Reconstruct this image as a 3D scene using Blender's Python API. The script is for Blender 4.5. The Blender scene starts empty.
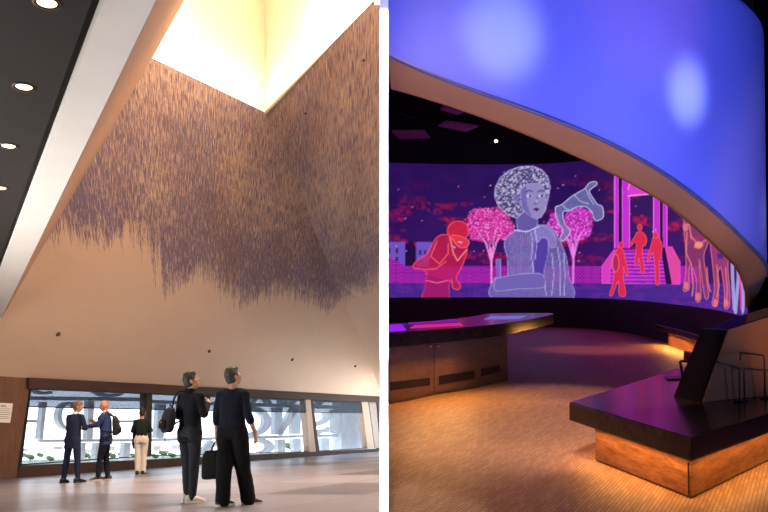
import bpy, bmesh, math, random
import numpy as np
from mathutils import Vector, Matrix, noise as mnoise
random.seed(7); RNG = np.random.default_rng(7)
scene = bpy.context.scene
COL = scene.collection
F = 800.0                      # focal length in pixels of a 768 x 512 frame
EYE = 0.84                     # camera height above the floor of the gallery on the left

# ------------------------------------------------------------------ frames
def nz(a): return a / np.linalg.norm(a)
def ray(u, v): return np.array([(u - 384) / F, (256 - v) / F, -1.0])
_up = np.cross(ray(380, 434.3), ray(0, 445.7)); _up = nz(_up if _up[1] > 0 else -_up)
_f = np.array([0, 0, -1.0]); _fw = nz(_f - _up * (_f @ _up)); _rt = np.cross(_fw, _up)
RL = np.array([_rt, _fw, _up])                       # camera axes -> gallery axes
O = np.array([0, 0, EYE])
def wray(u, v): return RL @ ray(u, v)
def L(u, v, z):                                      # gallery point at height z
    d = wray(u, v); return O + d * ((z - EYE) / d[2])
CAM = Matrix.Translation(Vector(O)) @ Matrix(RL.tolist()).to_4x4()
HR, EYER = 278.0, 1.6                                # exhibition hall: its own level floor
_ur = nz(np.array([0, 1, (256 - HR) / F])); _fr = nz(np.array([0, (256 - HR) / F, -1.0]))
BR = np.array([[1, 0, 0], _fr, _ur])                 # rows: hall axes in camera axes
def rray(u, v): return BR @ ray(u, v)
OR = np.array([0, 0, EYER])
def R(u, v, z):
    d = rray(u, v); return OR + d * ((z - EYER) / d[2])
def RD(u, v, D):                                     # hall point at forward distance D
    d = rray(u, v); return OR + d * (D / d[1])
def rproj(P):                                        # hall points -> pixels
    q = (np.asarray(P) - OR) @ BR
    return 384 + F * q[..., 0] / -q[..., 2], 256 - F * q[..., 1] / -q[..., 2]
MH = CAM @ Matrix(BR.T.tolist()).to_4x4() @ Matrix.Translation(Vector(-OR))
MG = Matrix.Identity(4)
MC = CAM.copy()

# ------------------------------------------------------------------ mesh helpers
BASE = {}
class MB:
    def __init__(s): s.v = []; s.f = []; s.uv = None
    def add(s, vs, fs):
        b = len(s.v); s.v += [tuple(map(float, p)) for p in vs]; s.f += [tuple(b + i for i in f) for f in fs]; return s
    def hexa(s, p):            # 8 points: bottom 4 ccw, top 4
        return s.add(p, [(3, 2, 1, 0), (4, 5, 6, 7), (0, 1, 5, 4), (1, 2, 6, 5), (2, 3, 7, 6), (3, 0, 4, 7)])
    def box(s, c, d, ax=None):
        c = np.array(c, float); A = np.eye(3) if ax is None else np.array(ax, float)
        h = np.array(d, float) / 2
        k = [(-1, -1, -1), (1, -1, -1), (1, 1, -1), (-1, 1, -1), (-1, -1, 1), (1, -1, 1), (1, 1, 1), (-1, 1, 1)]
        return s.hexa([c + sum(A[i] * h[i] * q[i] for i in range(3)) for q in k])
    def prism(s, pts, ext):
        n = len(pts); e = np.array(ext, float); a = [np.array(p, float) for p in pts]
        return s.add(a + [p + e for p in a], [tuple(range(n))[::-1], tuple(range(n, 2 * n))] + [(i, (i + 1) % n, n + (i + 1) % n, n + i) for i in range(n)])
    def loft(s, rings, closed=True, caps=True):
        n = len(rings[0]); vs = [p for r in rings for p in r]; fs = []
        for i in range(len(rings) - 1):
            for j in range(n if closed else n - 1):
                k = (j + 1) % n; fs.append((i * n + j, i * n + k, (i + 1) * n + k, (i + 1) * n + j))
        if caps: fs += [tuple(range(n))[::-1], tuple((len(rings) - 1) * n + j for j in range(n))]
        return s.add(vs, fs)
    def tube(s, pts, r, n=8):
        pts = [np.array(p, float) for p in pts]; rs = r if hasattr(r, '__len__') else [r] * len(pts)
        rings = []; ref = None
        for i, p in enumerate(pts):
            t = nz(pts[min(i + 1, len(pts) - 1)] - pts[max(i - 1, 0)])
            if ref is None: ref = np.array([0, 0, 1.0]) if abs(t[2]) < .9 else np.array([1.0, 0, 0])
            x = nz(np.cross(ref, t)); y = np.cross(t, x); ref = y
            rings.append([p + rs[i] * (math.cos(a) * x + math.sin(a) * y) for a in np.linspace(0, 2 * math.pi, n, endpoint=False)])
        return s.loft(rings)
    def ell(s, c, r, rot=None, nu=16, nv=10):
        A = np.eye(3) if rot is None else np.array(rot); c = np.array(c, float); r = np.array(r, float)
        rings = []
        for i in range(1, nv):
            a = math.pi * i / nv
            rings.append([c + A @ (r * np.array([math.sin(a) * math.cos(t), math.sin(a) * math.sin(t), -math.cos(a)])) for t in np.linspace(0, 2 * math.pi, nu, endpoint=False)])
        b = len(s.v); s.loft(rings, caps=False)
        s.add([c - A @ np.array([0, 0, r[2]]), c + A @ np.array([0, 0, r[2]])], [])
        m = len(s.v)
        for j in range(nu):
            s.f.append((b + (j + 1) % nu, b + j, m - 2)); k = b + (nv - 2) * nu; s.f.append((k + j, k + (j + 1) % nu, m - 1))
        return s
    def cap(s, p0, p1, r0, r1, n=14):
        p0 = np.array(p0, float); p1 = np.array(p1, float); t = p1 - p0; l = np.linalg.norm(t); t = t / max(l, 1e-6)
        pts, rs = [], []
        for a in (80, 60, 40, 20): pts.append(p0 - t * r0 * math.sin(math.radians(a))); rs.append(r0 * math.cos(math.radians(a)))
        pts.append(p0); rs.append(r0); pts.append(p1); rs.append(r1)
        for a in (20, 40, 60, 80): pts.append(p1 + t * r1 * math.sin(math.radians(a))); rs.append(r1 * math.cos(math.radians(a)))
        return s.tube(pts, rs, n)
    def rings(s, secs, n=20):  # secs: (cx, cy, cz, rx, ry[, yaw deg])
        out = []
        for q in secs:
            yaw = math.radians(q[5]) if len(q) > 5 else 0; ca, sa = math.cos(yaw), math.sin(yaw); rr = []
            for t in np.linspace(0, 2 * math.pi, n, endpoint=False):
                x, y = q[3] * math.copysign(abs(math.cos(t)) ** .85, math.cos(t)), q[4] * math.copysign(abs(math.sin(t)) ** .85, math.sin(t))
                rr.append((q[0] + ca * x - sa * y, q[1] + sa * x + ca * y, q[2]))
            out.append(rr)
        return s.loft(out)
    def mesh(s, name, base=(0, 0, 0)):
        me = bpy.data.meshes.new(name); b = np.array(base, float)
        me.from_pydata([tuple(np.array(p) - b) for p in s.v], [], s.f); me.update()
        bm = bmesh.new(); bm.from_mesh(me); bmesh.ops.recalc_face_normals(bm, faces=bm.faces[:]); bm.to_mesh(me); bm.free()
        return me
    def build(s, name, mat, parent=None, M=MG, smooth=False, bevel=0, base=None, sub=0):
        if parent is not None: base = BASE[parent.name]
        elif base is None:
            a = np.array(s.v); base = np.array([(a[:, 0].min() + a[:, 0].max()) / 2, (a[:, 1].min() + a[:, 1].max()) / 2, a[:, 2].min()])
        o = bpy.data.objects.new(name, s.mesh(name, base)); COL.objects.link(o)
        return finish(o, mat, parent, M, base, smooth, bevel, sub)
def finish(o, mat, parent, M, base, smooth=False, bevel=0, sub=0):
    if parent is not None: o.parent = parent
    else: o.matrix_world = M @ Matrix.Translation(Vector(base))
    BASE[o.name] = np.array(base, float)
    o.data.materials.append(mat)
    if smooth:
        for p in o.data.polygons: p.use_smooth = True
    if bevel:
        m = o.modifiers.new('bevel', 'BEVEL'); m.width = bevel; m.segments = 2; m.limit_method = 'ANGLE'
    if sub:
        m = o.modifiers.new('sub', 'SUBSURF'); m.levels = sub; m.render_levels = sub
    return o
def thing(name, label, cat, base, M=MG, group=None, rz=0, sc=1, local=False):
    o = bpy.data.objects.new(name, None); COL.objects.link(o); o.empty_display_size = .1
    o.matrix_world = M @ Matrix.Translation(Vector(base)) @ Matrix.Rotation(rz, 4, 'Z') @ Matrix.Scale(sc, 4)
    BASE[o.name] = np.zeros(3) if local else np.array(base, float)
    return tag(o, label, cat, group)
def tag(o, label, cat, group=None):
    o['label'] = label; o['category'] = cat
    if group: o['group'] = group
    return o
def struct(o, label=None):
    o['kind'] = 'structure'
    if label: o['label'] = label
    return o

# ------------------------------------------------------------------ materials
def new_mat(name):
    m = bpy.data.materials.new(name); m.use_nodes = True; nt = m.node_tree
    return m, nt, nt.nodes['Principled BSDF']
def N(nt, t, **k):
    n = nt.nodes.new('ShaderNode' + t)
    for a, b in k.items():
        if a in n.inputs.keys() if isinstance(a, str) and hasattr(n.inputs, 'keys') else False: n.inputs[a].default_value = b
        else: setattr(n, a, b)
    return n
def rgba(c): return (c[0], c[1], c[2], 1)
def srgb(r, g, b):
    f = lambda x: (x / 255 / 12.92) if x / 255 <= .04045 else ((x / 255 + .055) / 1.055) ** 2.4
    return (f(r), f(g), f(b))
def mathn(nt, op, a, b=None, c=None):
    n = nt.nodes.new('ShaderNodeMath'); n.operation = op
    for i, x in enumerate((a, b, c)):
        if x is None: continue
        if isinstance(x, (int, float)): n.inputs[i].default_value = x
        else: nt.links.new(x, n.inputs[i])
    return n.outputs[0]
def mixc(nt, fac, a, b):
    n = nt.nodes.new('ShaderNodeMix'); n.data_type = 'RGBA'
    for i, x in ((0, fac), (6, a), (7, b)):
        if isinstance(x, (int, float)): n.inputs[i].default_value = x
        elif isinstance(x, tuple): n.inputs[i].default_value = rgba(x)
        else: nt.links.new(x, n.inputs[i])
    return n.outputs[2]
def mapr(nt, x, a, b, c=0, d=1):
    n = nt.nodes.new('ShaderNodeMapRange'); n.inputs[1].default_value = a; n.inputs[2].default_value = b; n.inputs[3].default_value = c; n.inputs[4].default_value = d
    nt.links.new(x, n.inputs[0]); return n.outputs[0]
def coords(nt, scale=(1, 1, 1), rot=(0, 0, 0), kind='Object'):
    tc = nt.nodes.new('ShaderNodeTexCoord'); mp = nt.nodes.new('ShaderNodeMapping')
    mp.inputs['Scale'].default_value = scale; mp.inputs['Rotation'].default_value = rot
    nt.links.new(tc.outputs[kind], mp.inputs[0]); return mp.outputs[0]
def noise_tex(nt, vec, scale, detail=3, rough=.5):
    n = nt.nodes.new('ShaderNodeTexNoise'); n.inputs['Scale'].default_value = scale; n.inputs['Detail'].default_value = detail; n.inputs['Roughness'].default_value = rough
    nt.links.new(vec, n.inputs[0]); return n.outputs[0]
def plain(name, c, rough=.5, metal=0, var=.12, scale=6, stretch=(1, 1, 1), bump=0, spec=.5, coat=0):
    m, nt, b = new_mat(name); v = coords(nt, stretch); t = noise_tex(nt, v, scale)
    d = tuple(x * (1 - var) for x in c); e = tuple(min(1, x * (1 + var)) for x in c)
    nt.links.new(mixc(nt, mapr(nt, t, .3, .7), d, e), b.inputs['Base Color'])
    b.inputs['Roughness'].default_value = rough; b.inputs['Metallic'].default_value = metal; b.inputs['Specular IOR Level'].default_value = spec
    b.inputs['Coat Weight'].default_value = coat
    if bump:
        bn = nt.nodes.new('ShaderNodeBump'); bn.inputs['Strength'].default_value = bump; bn.inputs['Distance'].default_value = .01
        nt.links.new(t, bn.inputs['Height']); nt.links.new(bn.outputs[0], b.inputs['Normal'])
    return m
def wood(name, c1, c2, rough=.4, stretch=(1, 8, 14), scale=1.6, coat=0):
    m, nt, b = new_mat(name); v = coords(nt, stretch)
    t = noise_tex(nt, v, scale, 6, .6); t2 = noise_tex(nt, v, scale * 4, 3, .6)
    k = mathn(nt, 'ADD', mathn(nt, 'MULTIPLY', t, .7), mathn(nt, 'MULTIPLY', t2, .3))
    nt.links.new(mixc(nt, mapr(nt, k, .35, .65), c1, c2), b.inputs['Base Color'])
    b.inputs['Roughness'].default_value = rough; b.inputs['Coat Weight'].default_value = coat; b.inputs['Coat Roughness'].default_value = .2
    return m
def glow(name, c, s):
    m, nt, b = new_mat(name); b.inputs['Base Color'].default_value = rgba(c); b.inputs['Emission Color'].default_value = rgba(c); b.inputs['Emission Strength'].default_value = s
    return m
def sheer(name, c, body, frac):     # translucent cloth or clear glass
    m, nt, b = new_mat(name); out = nt.nodes['Material Output']
    tr = nt.nodes.new('ShaderNodeBsdfTransparent'); tr.inputs[0].default_value = rgba(c)
    mx = nt.nodes.new('ShaderNodeMixShader'); mx.inputs[0].default_value = frac
    b.inputs['Base Color'].default_value = rgba(body); b.inputs['Roughness'].default_value = .05 if frac < .1 else .8
    nt.links.new(tr.outputs[0], mx.inputs[1]); nt.links.new(b.outputs[0], mx.inputs[2]); nt.links.new(mx.outputs[0], out.inputs[0])
    return m

PLASTER = (.68, .495, .365)
M = {}
M['white'] = plain('white_paint', (.88, .87, .85), .6, var=.02)
M['soffit_white'] = plain('soffit_white', (.88, .85, .80), .6, var=.02, scale=2)
M['plaster'] = plain('beige_plaster', PLASTER, .75, var=.04, scale=1.5)
M['black_ceiling'] = plain('dark_ceiling_board', (.020, .016, .014), .8, var=.1)
M['walnut'] = wood('walnut_panel', (.10, .045, .022), (.16, .075, .038), .6, (1.2, 1.2, .35), 5)
M['dark_wood'] = wood('dark_timber', (.030, .013, .008), (.055, .024, .014), .75, (2, 2, 8), 1.5)
M['jamb'] = plain('pale_jamb', (.44, .32, .235), .6, var=.05)
M['black_metal'] = plain('black_metal', (.012, .012, .013), .4, .6)
M['glass'] = sheer('clear_glass', (.97, .98, 1), (.6, .7, .8), .04)
M['shade'] = sheer('grey_shade_cloth', (.42, .46, .51), (.16, .18, .20), .2)
M['concrete'] = plain('pale_concrete', (.36, .41, .47), .8, var=.12, scale=3, bump=.1)
M['downlight'] = glow('downlight_lens', (1, .80, .55), 3.5)
M['chrome'] = plain('brushed_metal', (.6, .55, .5), .3, .9)
M['paper'] = plain('placard_white', (.82, .80, .76), .5, var=.02)
M['ink'] = plain('grey_ink', (.25, .23, .22), .7)
M['brown_dot'] = plain('bronze_fitting', (.10, .05, .03), .5, .3)

def floor_tiles():
    m, nt, b = new_mat('stone_tiles')
    ang = math.atan2(AL[1], AL[0])
    v = coords(nt, (1, 1, 1), (0, 0, -ang))
    br = nt.nodes.new('ShaderNodeTexBrick'); br.offset = 0; br.squash = 1
    br.inputs['Scale'].default_value = 1; br.inputs['Brick Width'].default_value = 2.6; br.inputs['Row Height'].default_value = 1.7
    br.inputs['Mortar Size'].default_value = .012; br.inputs['Bias'].default_value = 0
    br.inputs['Color1'].default_value = rgba((.070, .070, .090)); br.inputs['Color2'].default_value = rgba((.30, .30, .37)); br.inputs['Mortar'].default_value = rgba((.07, .055, .055))
    nt.links.new(v, br.inputs[0])
    t = noise_tex(nt, v, 3, 4); c = mixc(nt, .12, br.outputs['Color'], mixc(nt, t, (.12, .10, .11), (.30, .26, .28)))
    nt.links.new(c, b.inputs['Base Color'])
    nt.links.new(mapr(nt, t, .3, .7, .30, .34), b.inputs['Roughness']); b.inputs['Specular IOR Level'].default_value = .13
    return m
def parquet():
    m, nt, b = new_mat('end_grain_parquet')
    v = coords(nt, (1, 1, 1), (0, 0, math.radians(-62)))
    br = nt.nodes.new('ShaderNodeTexBrick'); br.offset = .5
    br.inputs['Scale'].default_value = 1; br.inputs['Brick Width'].default_value = .15; br.inputs['Row Height'].default_value = .028
    br.inputs['Mortar Size'].default_value = .003; br.inputs['Color1'].default_value = rgba((.36, .21, .115)); br.inputs['Color2'].default_value = rgba((.56, .355, .215)); br.inputs['Mortar'].default_value = rgba((.12, .06, .03))
    nt.links.new(v, br.inputs[0])
    t = noise_tex(nt, coords(nt, (8, 40, 1), (0, 0, math.radians(-62))), 1.5, 4)
    c = mixc(nt, .25, br.outputs['Color'], mixc(nt, t, (.22, .12, .06), (.62, .42, .26)))
    nt.links.new(c, b.inputs['Base Color']); b.inputs['Roughness'].default_value = .5
    return m
def stamped(name, length, height, edge, skew):  # beige plaster covered with small upright blue-violet strokes down to a ragged hem
    m, nt, b = new_mat(name)
    uv = nt.nodes.new('ShaderNodeUVMap'); sx = nt.nodes.new('ShaderNodeSeparateXYZ'); nt.links.new(uv.outputs[0], sx.inputs[0])
    u, v = sx.outputs[0], sx.outputs[1]
    fc = nt.nodes.new('ShaderNodeFloatCurve'); cv = fc.mapping.curves[0]
    pts = sorted(edge)
    while len(cv.points) < len(pts): cv.points.new(.5, .5)
    for p, (x, y) in zip(cv.points, pts): p.location = (x / length, max(0, min(1, y / height))); p.handle_type = 'VECTOR'
    fc.mapping.update(); nt.links.new(mathn(nt, 'DIVIDE', u, length), fc.inputs[1])
    hem = mathn(nt, 'MULTIPLY', fc.outputs[0], height)
    us = mathn(nt, 'SUBTRACT', u, mathn(nt, 'MULTIPLY', v, skew))
    def strokes(su, sv, seed):
        cb = nt.nodes.new('ShaderNodeCombineXYZ'); nt.links.new(mathn(nt, 'MULTIPLY', us, su), cb.inputs[0]); nt.links.new(mathn(nt, 'MULTIPLY', v, sv), cb.inputs[1]); cb.inputs[2].default_value = seed
        return noise_tex(nt, cb.outputs[0], 1, 2, .6)
    jag = mathn(nt, 'ADD', mathn(nt, 'MULTIPLY', mathn(nt, 'SUBTRACT', strokes(4, .02, 3), .5), 1.4), mathn(nt, 'MULTIPLY', mathn(nt, 'SUBTRACT', strokes(26, .12, 8), .5), 1.5))
    d = mathn(nt, 'SUBTRACT', mathn(nt, 'ADD', v, jag), hem)
    inside = mapr(nt, d, 0, .9); hard = mapr(nt, d, 0, .12)
    dens = mapr(nt, strokes(.35, .35, 20), .3, .7, .50, .425)          # where the strokes crowd together
    dens = mathn(nt, 'ADD', mathn(nt, 'ADD', dens, mapr(nt, v, 4.0, 9.5, -.03, .035)), mathn(nt, 'MULTIPLY', mathn(nt, 'SUBTRACT', 1.0, inside), .13)); s1 = strokes(46, 2.6, 1); s2 = strokes(85, 3.6, 5)  # strokes thinned with height, painting in the brighter light near the skylight
    k = mathn(nt, 'MAXIMUM', mathn(nt, 'SUBTRACT', s1, dens), mathn(nt, 'SUBTRACT', mathn(nt, 'SUBTRACT', s2, dens), .02))
    f = mathn(nt, 'MULTIPLY', mapr(nt, k, 0, .05), hard)
    f = mathn(nt, 'MULTIPLY', f, .82)
    tone = strokes(.5, .25, 40)
    ink = mixc(nt, mapr(nt, tone, .35, .65), (.062, .055, .20), (.12, .06, .125))
    base = mixc(nt, strokes(1.2, 1.2, 60), tuple(x * .96 for x in PLASTER), tuple(x * 1.04 for x in PLASTER))
    nt.links.new(mixc(nt, f, base, ink), b.inputs['Base Color']); b.inputs['Roughness'].default_value = .75
    return m

# ================================================================== LEFT: THE GALLERY WITH THE SKYLIGHT
P0, P1 = L(16, 478, 0), L(380, 451.5, 0)
AL = nz((P1 - P0) * [1, 1, 0]); WN = nz(np.cross(AL, [0, 0, 1.0])); WN = WN if WN[1] > 0 else -WN      # wall direction, outward normal
UPZ = np.array([0, 0, 1.0])
def W(u, v, off=0):                                  # point on the window wall plane (off: outwards)
    d = wray(u, v); return O + d * (((P0 - O) @ WN + off) / (d @ WN))
T0, T1 = W(30, 378), W(380, 396.5)
SL = -WN * math.cos(math.radians(55)) + UPZ * math.sin(math.radians(55))
SN = nz(np.cross(AL, SL)); 
def plane_hit(u, v, p, n):
    d = wray(u, v); return O + d * (((p - O) @ n) / (d @ n))
def S(u, v): return plane_hit(u, v, T0, SN)
ZK = 10.5
def slope_at(s, z): # on back slope, at distance s along the wall from T0, height z
    return T0 + AL * s + SL * ((z - T0[2]) / SL[2])
K1, K2 = S(152, 58), S(265, 112); ZK = (K1[2] + K2[2]) / 2
HIPB = S(381.5, 392)
K3 = L(370, 5, ZK)
COR = S(0, 321); HS = COR[2]
LN1 = L(156, 0, HS)                                  # inner soffit edge, seen at the top of the frame
ldir = nz(LN1 - COR)
LSN = nz(np.cross(LN1 - COR, K1 - COR))              # left slope plane
def line_plane(p, d, q, n): return p + d * (((q - p) @ n) / (d @ n))
K4 = plane_hit(186, -6, COR, LSN)
# skylight left edge lies in the left slope at height ZK
kd = nz(np.cross(LSN, UPZ)); kd = kd if kd[1] < 0 else -kd
K1b = line_plane(K1, kd, K1, LSN) if False else K1

def skew_of(fn, uvf, x, y):
    a, b = uvf(fn(x, y - 10)), uvf(fn(x, y + 10)); print('skew', (a[0] - b[0]) / (a[1] - b[1])); return (a[0] - b[0]) / (a[1] - b[1])
def quad_uv(name, pts, mat, uvs):
    me = bpy.data.meshes.new(name); me.from_pydata([tuple(p) for p in pts], [], [tuple(range(len(pts)))]); me.update()
    l = me.uv_layers.new(name='UVMap')
    for i, lp in enumerate(me.loops): l.data[i].uv = uvs[lp.vertex_index]
    o = bpy.data.objects.new(name, me); COL.objects.link(o); o.data.materials.append(mat); BASE[o.name] = np.zeros(3); return o

# floor
fl = MB(); a = P0 - AL * 12 + WN * .3; b = P1 + AL * 1.2 + WN * .3
fl.prism([a, b, np.array([-.03, 30, 0]), np.array([-.03, -5, 0]), np.array([-17, -5, 0])], (0, 0, -.25))
struct(fl.build('floor', floor_tiles()), 'large grey stone floor tiles of the gallery under the skylight')

# back slope (with a ragged field of strokes) as a thick slab
SMIN = (COR - T0) @ AL - 6.0
def suv(p): return ((p - T0) @ AL - SMIN, (p - T0) @ SL)
hem_px = [(0, 236), (45, 240), (62, 238), (78, 241), (97, 247), (104, 251), (123, 238), (140, 250), (152, 260), (158, 276), (165, 290), (176, 294), (186, 284), (197, 277), (221, 291), (243, 309), (265, 297), (290, 297), (312, 305), (321, 311), (329, 314), (336, 307), (343, 296)]
edge = [suv(S(*p)) for p in hem_px]; LEN = (HIPB - T0) @ AL - SMIN; HGT = 9.8
edge = [(0, edge[0][1] + .3)] + edge + [(LEN, edge[-1][1])]
topl = T0 + AL * (SMIN) + SL * ((ZK - T0[2]) / SL[2]); botl = T0 + AL * SMIN
pts = [botl - SL * .35, T0 + AL * ((HIPB - T0) @ AL + .4) - SL * .35, HIPB, K2, K1, topl]
o = quad_uv('ceiling_slope_back', pts, stamped('stamped_plaster_back', LEN, HGT, edge, skew_of(S, suv, 200, 200)), [suv(p) for p in pts])
struct(o, 'sloping beige ceiling above the windows covered with blue violet strokes')
# right slope through K2, hip and K3
RN = nz(np.cross(HIPB - K2, K3 - K2)); rt_h = nz(np.cross(UPZ, RN)); rt_h = rt_h if rt_h[1] > 0 else -rt_h
rt_s = nz(np.cross(RN, rt_h)); rt_s = rt_s if rt_s[2] > 0 else -rt_s
def RS(u, v): return plane_hit(u, v, K2, RN)
q0 = HIPB + rt_h * 4 - UPZ * 0
nearl = RS(384, 392); nearu = RS(386, 4)
pts = [HIPB, RS(388, 400), nearu, K3, K2]
U0 = min((p - K2) @ rt_h for p in pts)
def ruv(p): return ((p - K2) @ rt_h - U0, (p - HIPB) @ rt_s)
red = [ruv(RS(*p)) for p in [(351, 292), (357, 298), (364, 302), (372, 295), (381, 288)]]
RLEN = max(ruv(p)[0] for p in pts); RH = max(ruv(p)[1] for p in pts) + .1
red = sorted(red); red = [(0, red[0][1])] + red + [(RLEN, red[-1][1])]
o = quad_uv('ceiling_slope_right', pts, stamped('stamped_plaster_side', RLEN, RH, red, skew_of(RS, ruv, 345, 180)), [ruv(p) for p in pts])
struct(o, 'sloping side face of the beige ceiling with blue violet strokes')
# left slope: narrow face between soffit edge and skylight
far_l = COR + ldir * -0.0
near_l = COR + ldir * ((-.06 - COR[0]) / ldir[0])
kd = nz(np.cross(LSN, UPZ)); kd = kd if kd[1] < 0 else -kd
K4 = K1 + kd * ((-.35 - K1[0]) / kd[0])
# keep the skylight's left edge in this plane
mb = MB(); mb.add([COR, near_l, K4, K1], [(0, 1, 2, 3)])
K3C = K2 + (K3 - K2) * ((-.05 - K2[0]) / (K3 - K2)[0])
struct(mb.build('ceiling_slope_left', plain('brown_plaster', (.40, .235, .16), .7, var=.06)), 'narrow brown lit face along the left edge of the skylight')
# skylight well and pane above it
sky_pts = [K1, K2, K3C, np.array([-.05, K4[1], ZK]), K4]
zt = 4.6
well = MB()
for i in range(5):
    cw = np.mean(sky_pts, 0); p, q = [a_ + (cw - a_) * .004 for a_ in (sky_pts[i], sky_pts[(i + 1) % 5])]
    well.add([p, q, q + UPZ * zt, p + UPZ * zt], [(0, 1, 2, 3)])
struct(well.build('skylight_well', plain('cream_well', (.80, .72, .60), .8, var=.02), base=(0, 0, 0)), 'cream light well of the skylight')['category'] = 'skylight'
pane = MB(); pane.add([p + UPZ * zt for p in sky_pts], [(0, 1, 2, 3)])
M['skyglow'] = glow('skylight_glass', (1.0, .80, .56), .95)
struct(pane.build('window_4', M['skyglow'], base=(0, 0, 0)), 'glowing warm skylight pane')

# soffit band and dark ceiling on the left
LO0, LO1 = L(103.5, 0, HS), L(0, 271, HS); d1 = nz(LO0 - LO1)
sb = MB()
A0 = LO1 - d1 * 3; A1 = LO1 + d1 * min(26, (-.1 - LO1[0]) / d1[0]); B0 = COR - ldir * 0.8; B1 = near_l
sb.prism([A0 + UPZ * .0, B0, B1, A1], (0, 0, .12))
struct(sb.build('ceiling_soffit', M['soffit_white']), 'pale soffit band along the opening under the skylight')
dc = MB(); side = np.array([-14, 0, 0])
dc.prism([A0 + side + UPZ * .05, A0 - np.array([.07, 0, -.05]), A1 - np.array([.07, 0, -.05]), A1 + side + UPZ * .05], (0, 0, .1))
dc.prism([A0 - np.array([.07, 0, -.10]), A0 + UPZ * .1, A1 + UPZ * .1, A1 - np.array([.07, 0, -.10])], (0, 0, .1))
struct(dc.build('ceiling', M['black_ceiling']), 'low dark ceiling with recessed round lights')
# recessed lights
for i, (px, py, lab) in enumerate([(47, 3, 'topmost round recessed light in the dark ceiling'), (24, 87, 'second recessed light down the dark ceiling'), (8.5, 146, 'third recessed light down the dark ceiling'), (0, 188, 'small lowest recessed light in the dark ceiling, cut by the picture edge')]):
    c = L(px, py, HS + .05); t = thing('recessed_light', lab, 'ceiling light', c, group='recessed ceiling lights')
    ring = MB(); n = 28; rr = []
    for (r_, z_) in ((.078, -.008), (.100, -.008), (.102, .004), (.078, .03)):
        rr.append([c + np.array([r_ * math.cos(a), r_ * math.sin(a), z_]) for a in np.linspace(0, 2 * math.pi, n, endpoint=False)])
    ring.loft(rr, caps=False); ring.build('trim_ring', M['brown_dot'], t, smooth=True)
    le = MB(); le.loft([[c + np.array([r_ * math.cos(a), r_ * math.sin(a), z_]) for a in np.linspace(0, 2 * math.pi, n, endpoint=False)] for r_, z_ in ((.03, -.006), (.064, -.002), (.078, .004))])
    le.build('lens', M['downlight'], t, smooth=True)

# small round ceiling fittings
def stud(p, n, lab, r=.06):
    x = nz(np.cross(n, UPZ) if abs(n[2]) < .95 else np.array([1., 0, 0])); y = np.cross(n, x); m = MB(); k = 14
    m.loft([[p + n * h + (x * math.cos(a) + y * math.sin(a)) * q for a in np.linspace(0, 2 * math.pi, k, endpoint=False)] for q, h in ((r, -.01), (r, .02), (r * .7, .05), (r * .3, .06))])
    tag(m.build('ceiling_fitting', M['brown_dot'], smooth=True), lab, 'ceiling fitting', 'small round fittings on the sloping ceiling')
SNi = SN if SN @ (O - T0) > 0 else -SN; RNi = RN if RN @ (O - K2) > 0 else -RN
for px, py, lab, r in [(58, 334, 'dark round fitting on bare plaster near the left end of the slope', .065), (209, 351, 'dark round fitting on bare plaster above the two standing men', .06), (292, 359.5, 'dark round fitting on bare plaster above the wide pale mullion', .07), (355, 366, 'smallest dark fitting on bare plaster above the last window', .06), (64, 197, 'fitting among strokes at the far left edge of the slope', .07)]:
    stud(S(px, py), SNi, lab, r)
for px, py, lab in [(306, 113, 'fitting on the right slope just below the skylight corner'), (364, 60, 'fitting high on the right slope near the white wall end')]:
    stud(RS(px, py), RNi, lab, .035)

# window wall: panel, header, sill, mullions, panes
def wquad(u_v, off0, off1):  # prism on the wall plane from pixel corners
    p = [W(u, v, off0) for u, v in u_v]; return MB().prism(p, WN * (off1 - off0))
wl = MB(); pp = W(0, 376), W(30.5, 378.3), W(16.2, 478.6)
lft = lambda q: q - AL * 9
wl.prism([pp[2] - AL * 12 * 1.0, pp[2], pp[1], pp[1] - AL * 12 + UPZ * .3], WN * .35)
wl2 = wl.build('wall_left', M['walnut']); struct(wl2, 'walnut panelled wall beside the windows')
tl, tr, bl, br_ = (29, 377.5), (386, 396.9), (29, 388.3), (386, 402.6)
struct(wquad([bl, br_, tr, tl], -.10, .35).build('trim_1', M['dark_wood']), 'dark timber header above the windows')
struct(wquad([(16, 478), (386, 451.2), (386, 448.3), (20.3, 465.6)], -.02, .35).build('trim_2', M['dark_wood']), 'dark timber sill under the windows')
PANES = [('window_1', (30.6, 388), (147.0, 392.4), (146.4, 456.6), (20.5, 465.4)), ('window_2', (151.5, 392.6), (305.4, 398.8), (309.6, 452.0), (151.0, 456.2)), ('window_3', (312.5, 399), (361.6, 401.2), (367.6, 448.5), (319.2, 451.4))]
def lerp(a, b, t): return tuple(np.array(a) * (1 - t) + np.array(b) * t)
def onwall(q): return q  # readability
for nme, a_, b_, c_, d_ in PANES:
    r = bpy.data.objects.new(nme, None); COL.objects.link(r); base = W(*d_); r.location = Vector(base); BASE[r.name] = np.array(base); struct(r)
    wquad([d_, c_, b_, a_], .17, .18).build('pane', M['glass'], r)
    fr = MB(); w3 = [W(*q, .12) for q in (a_, b_, c_, d_)]
    for i in range(4):
        p, q = w3[i], w3[(i + 1) % 4]; t = nz(q - p); s_ = np.cross(t, WN); fr.prism([p, q, q + s_ * .035, p + s_ * .035] if (np.mean(w3, 0) - p) @ s_ > 0 else [p, q, q - s_ * .035, p - s_ * .035], WN * .1)
    fr.build('window_frame', M['black_metal'], r)
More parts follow.
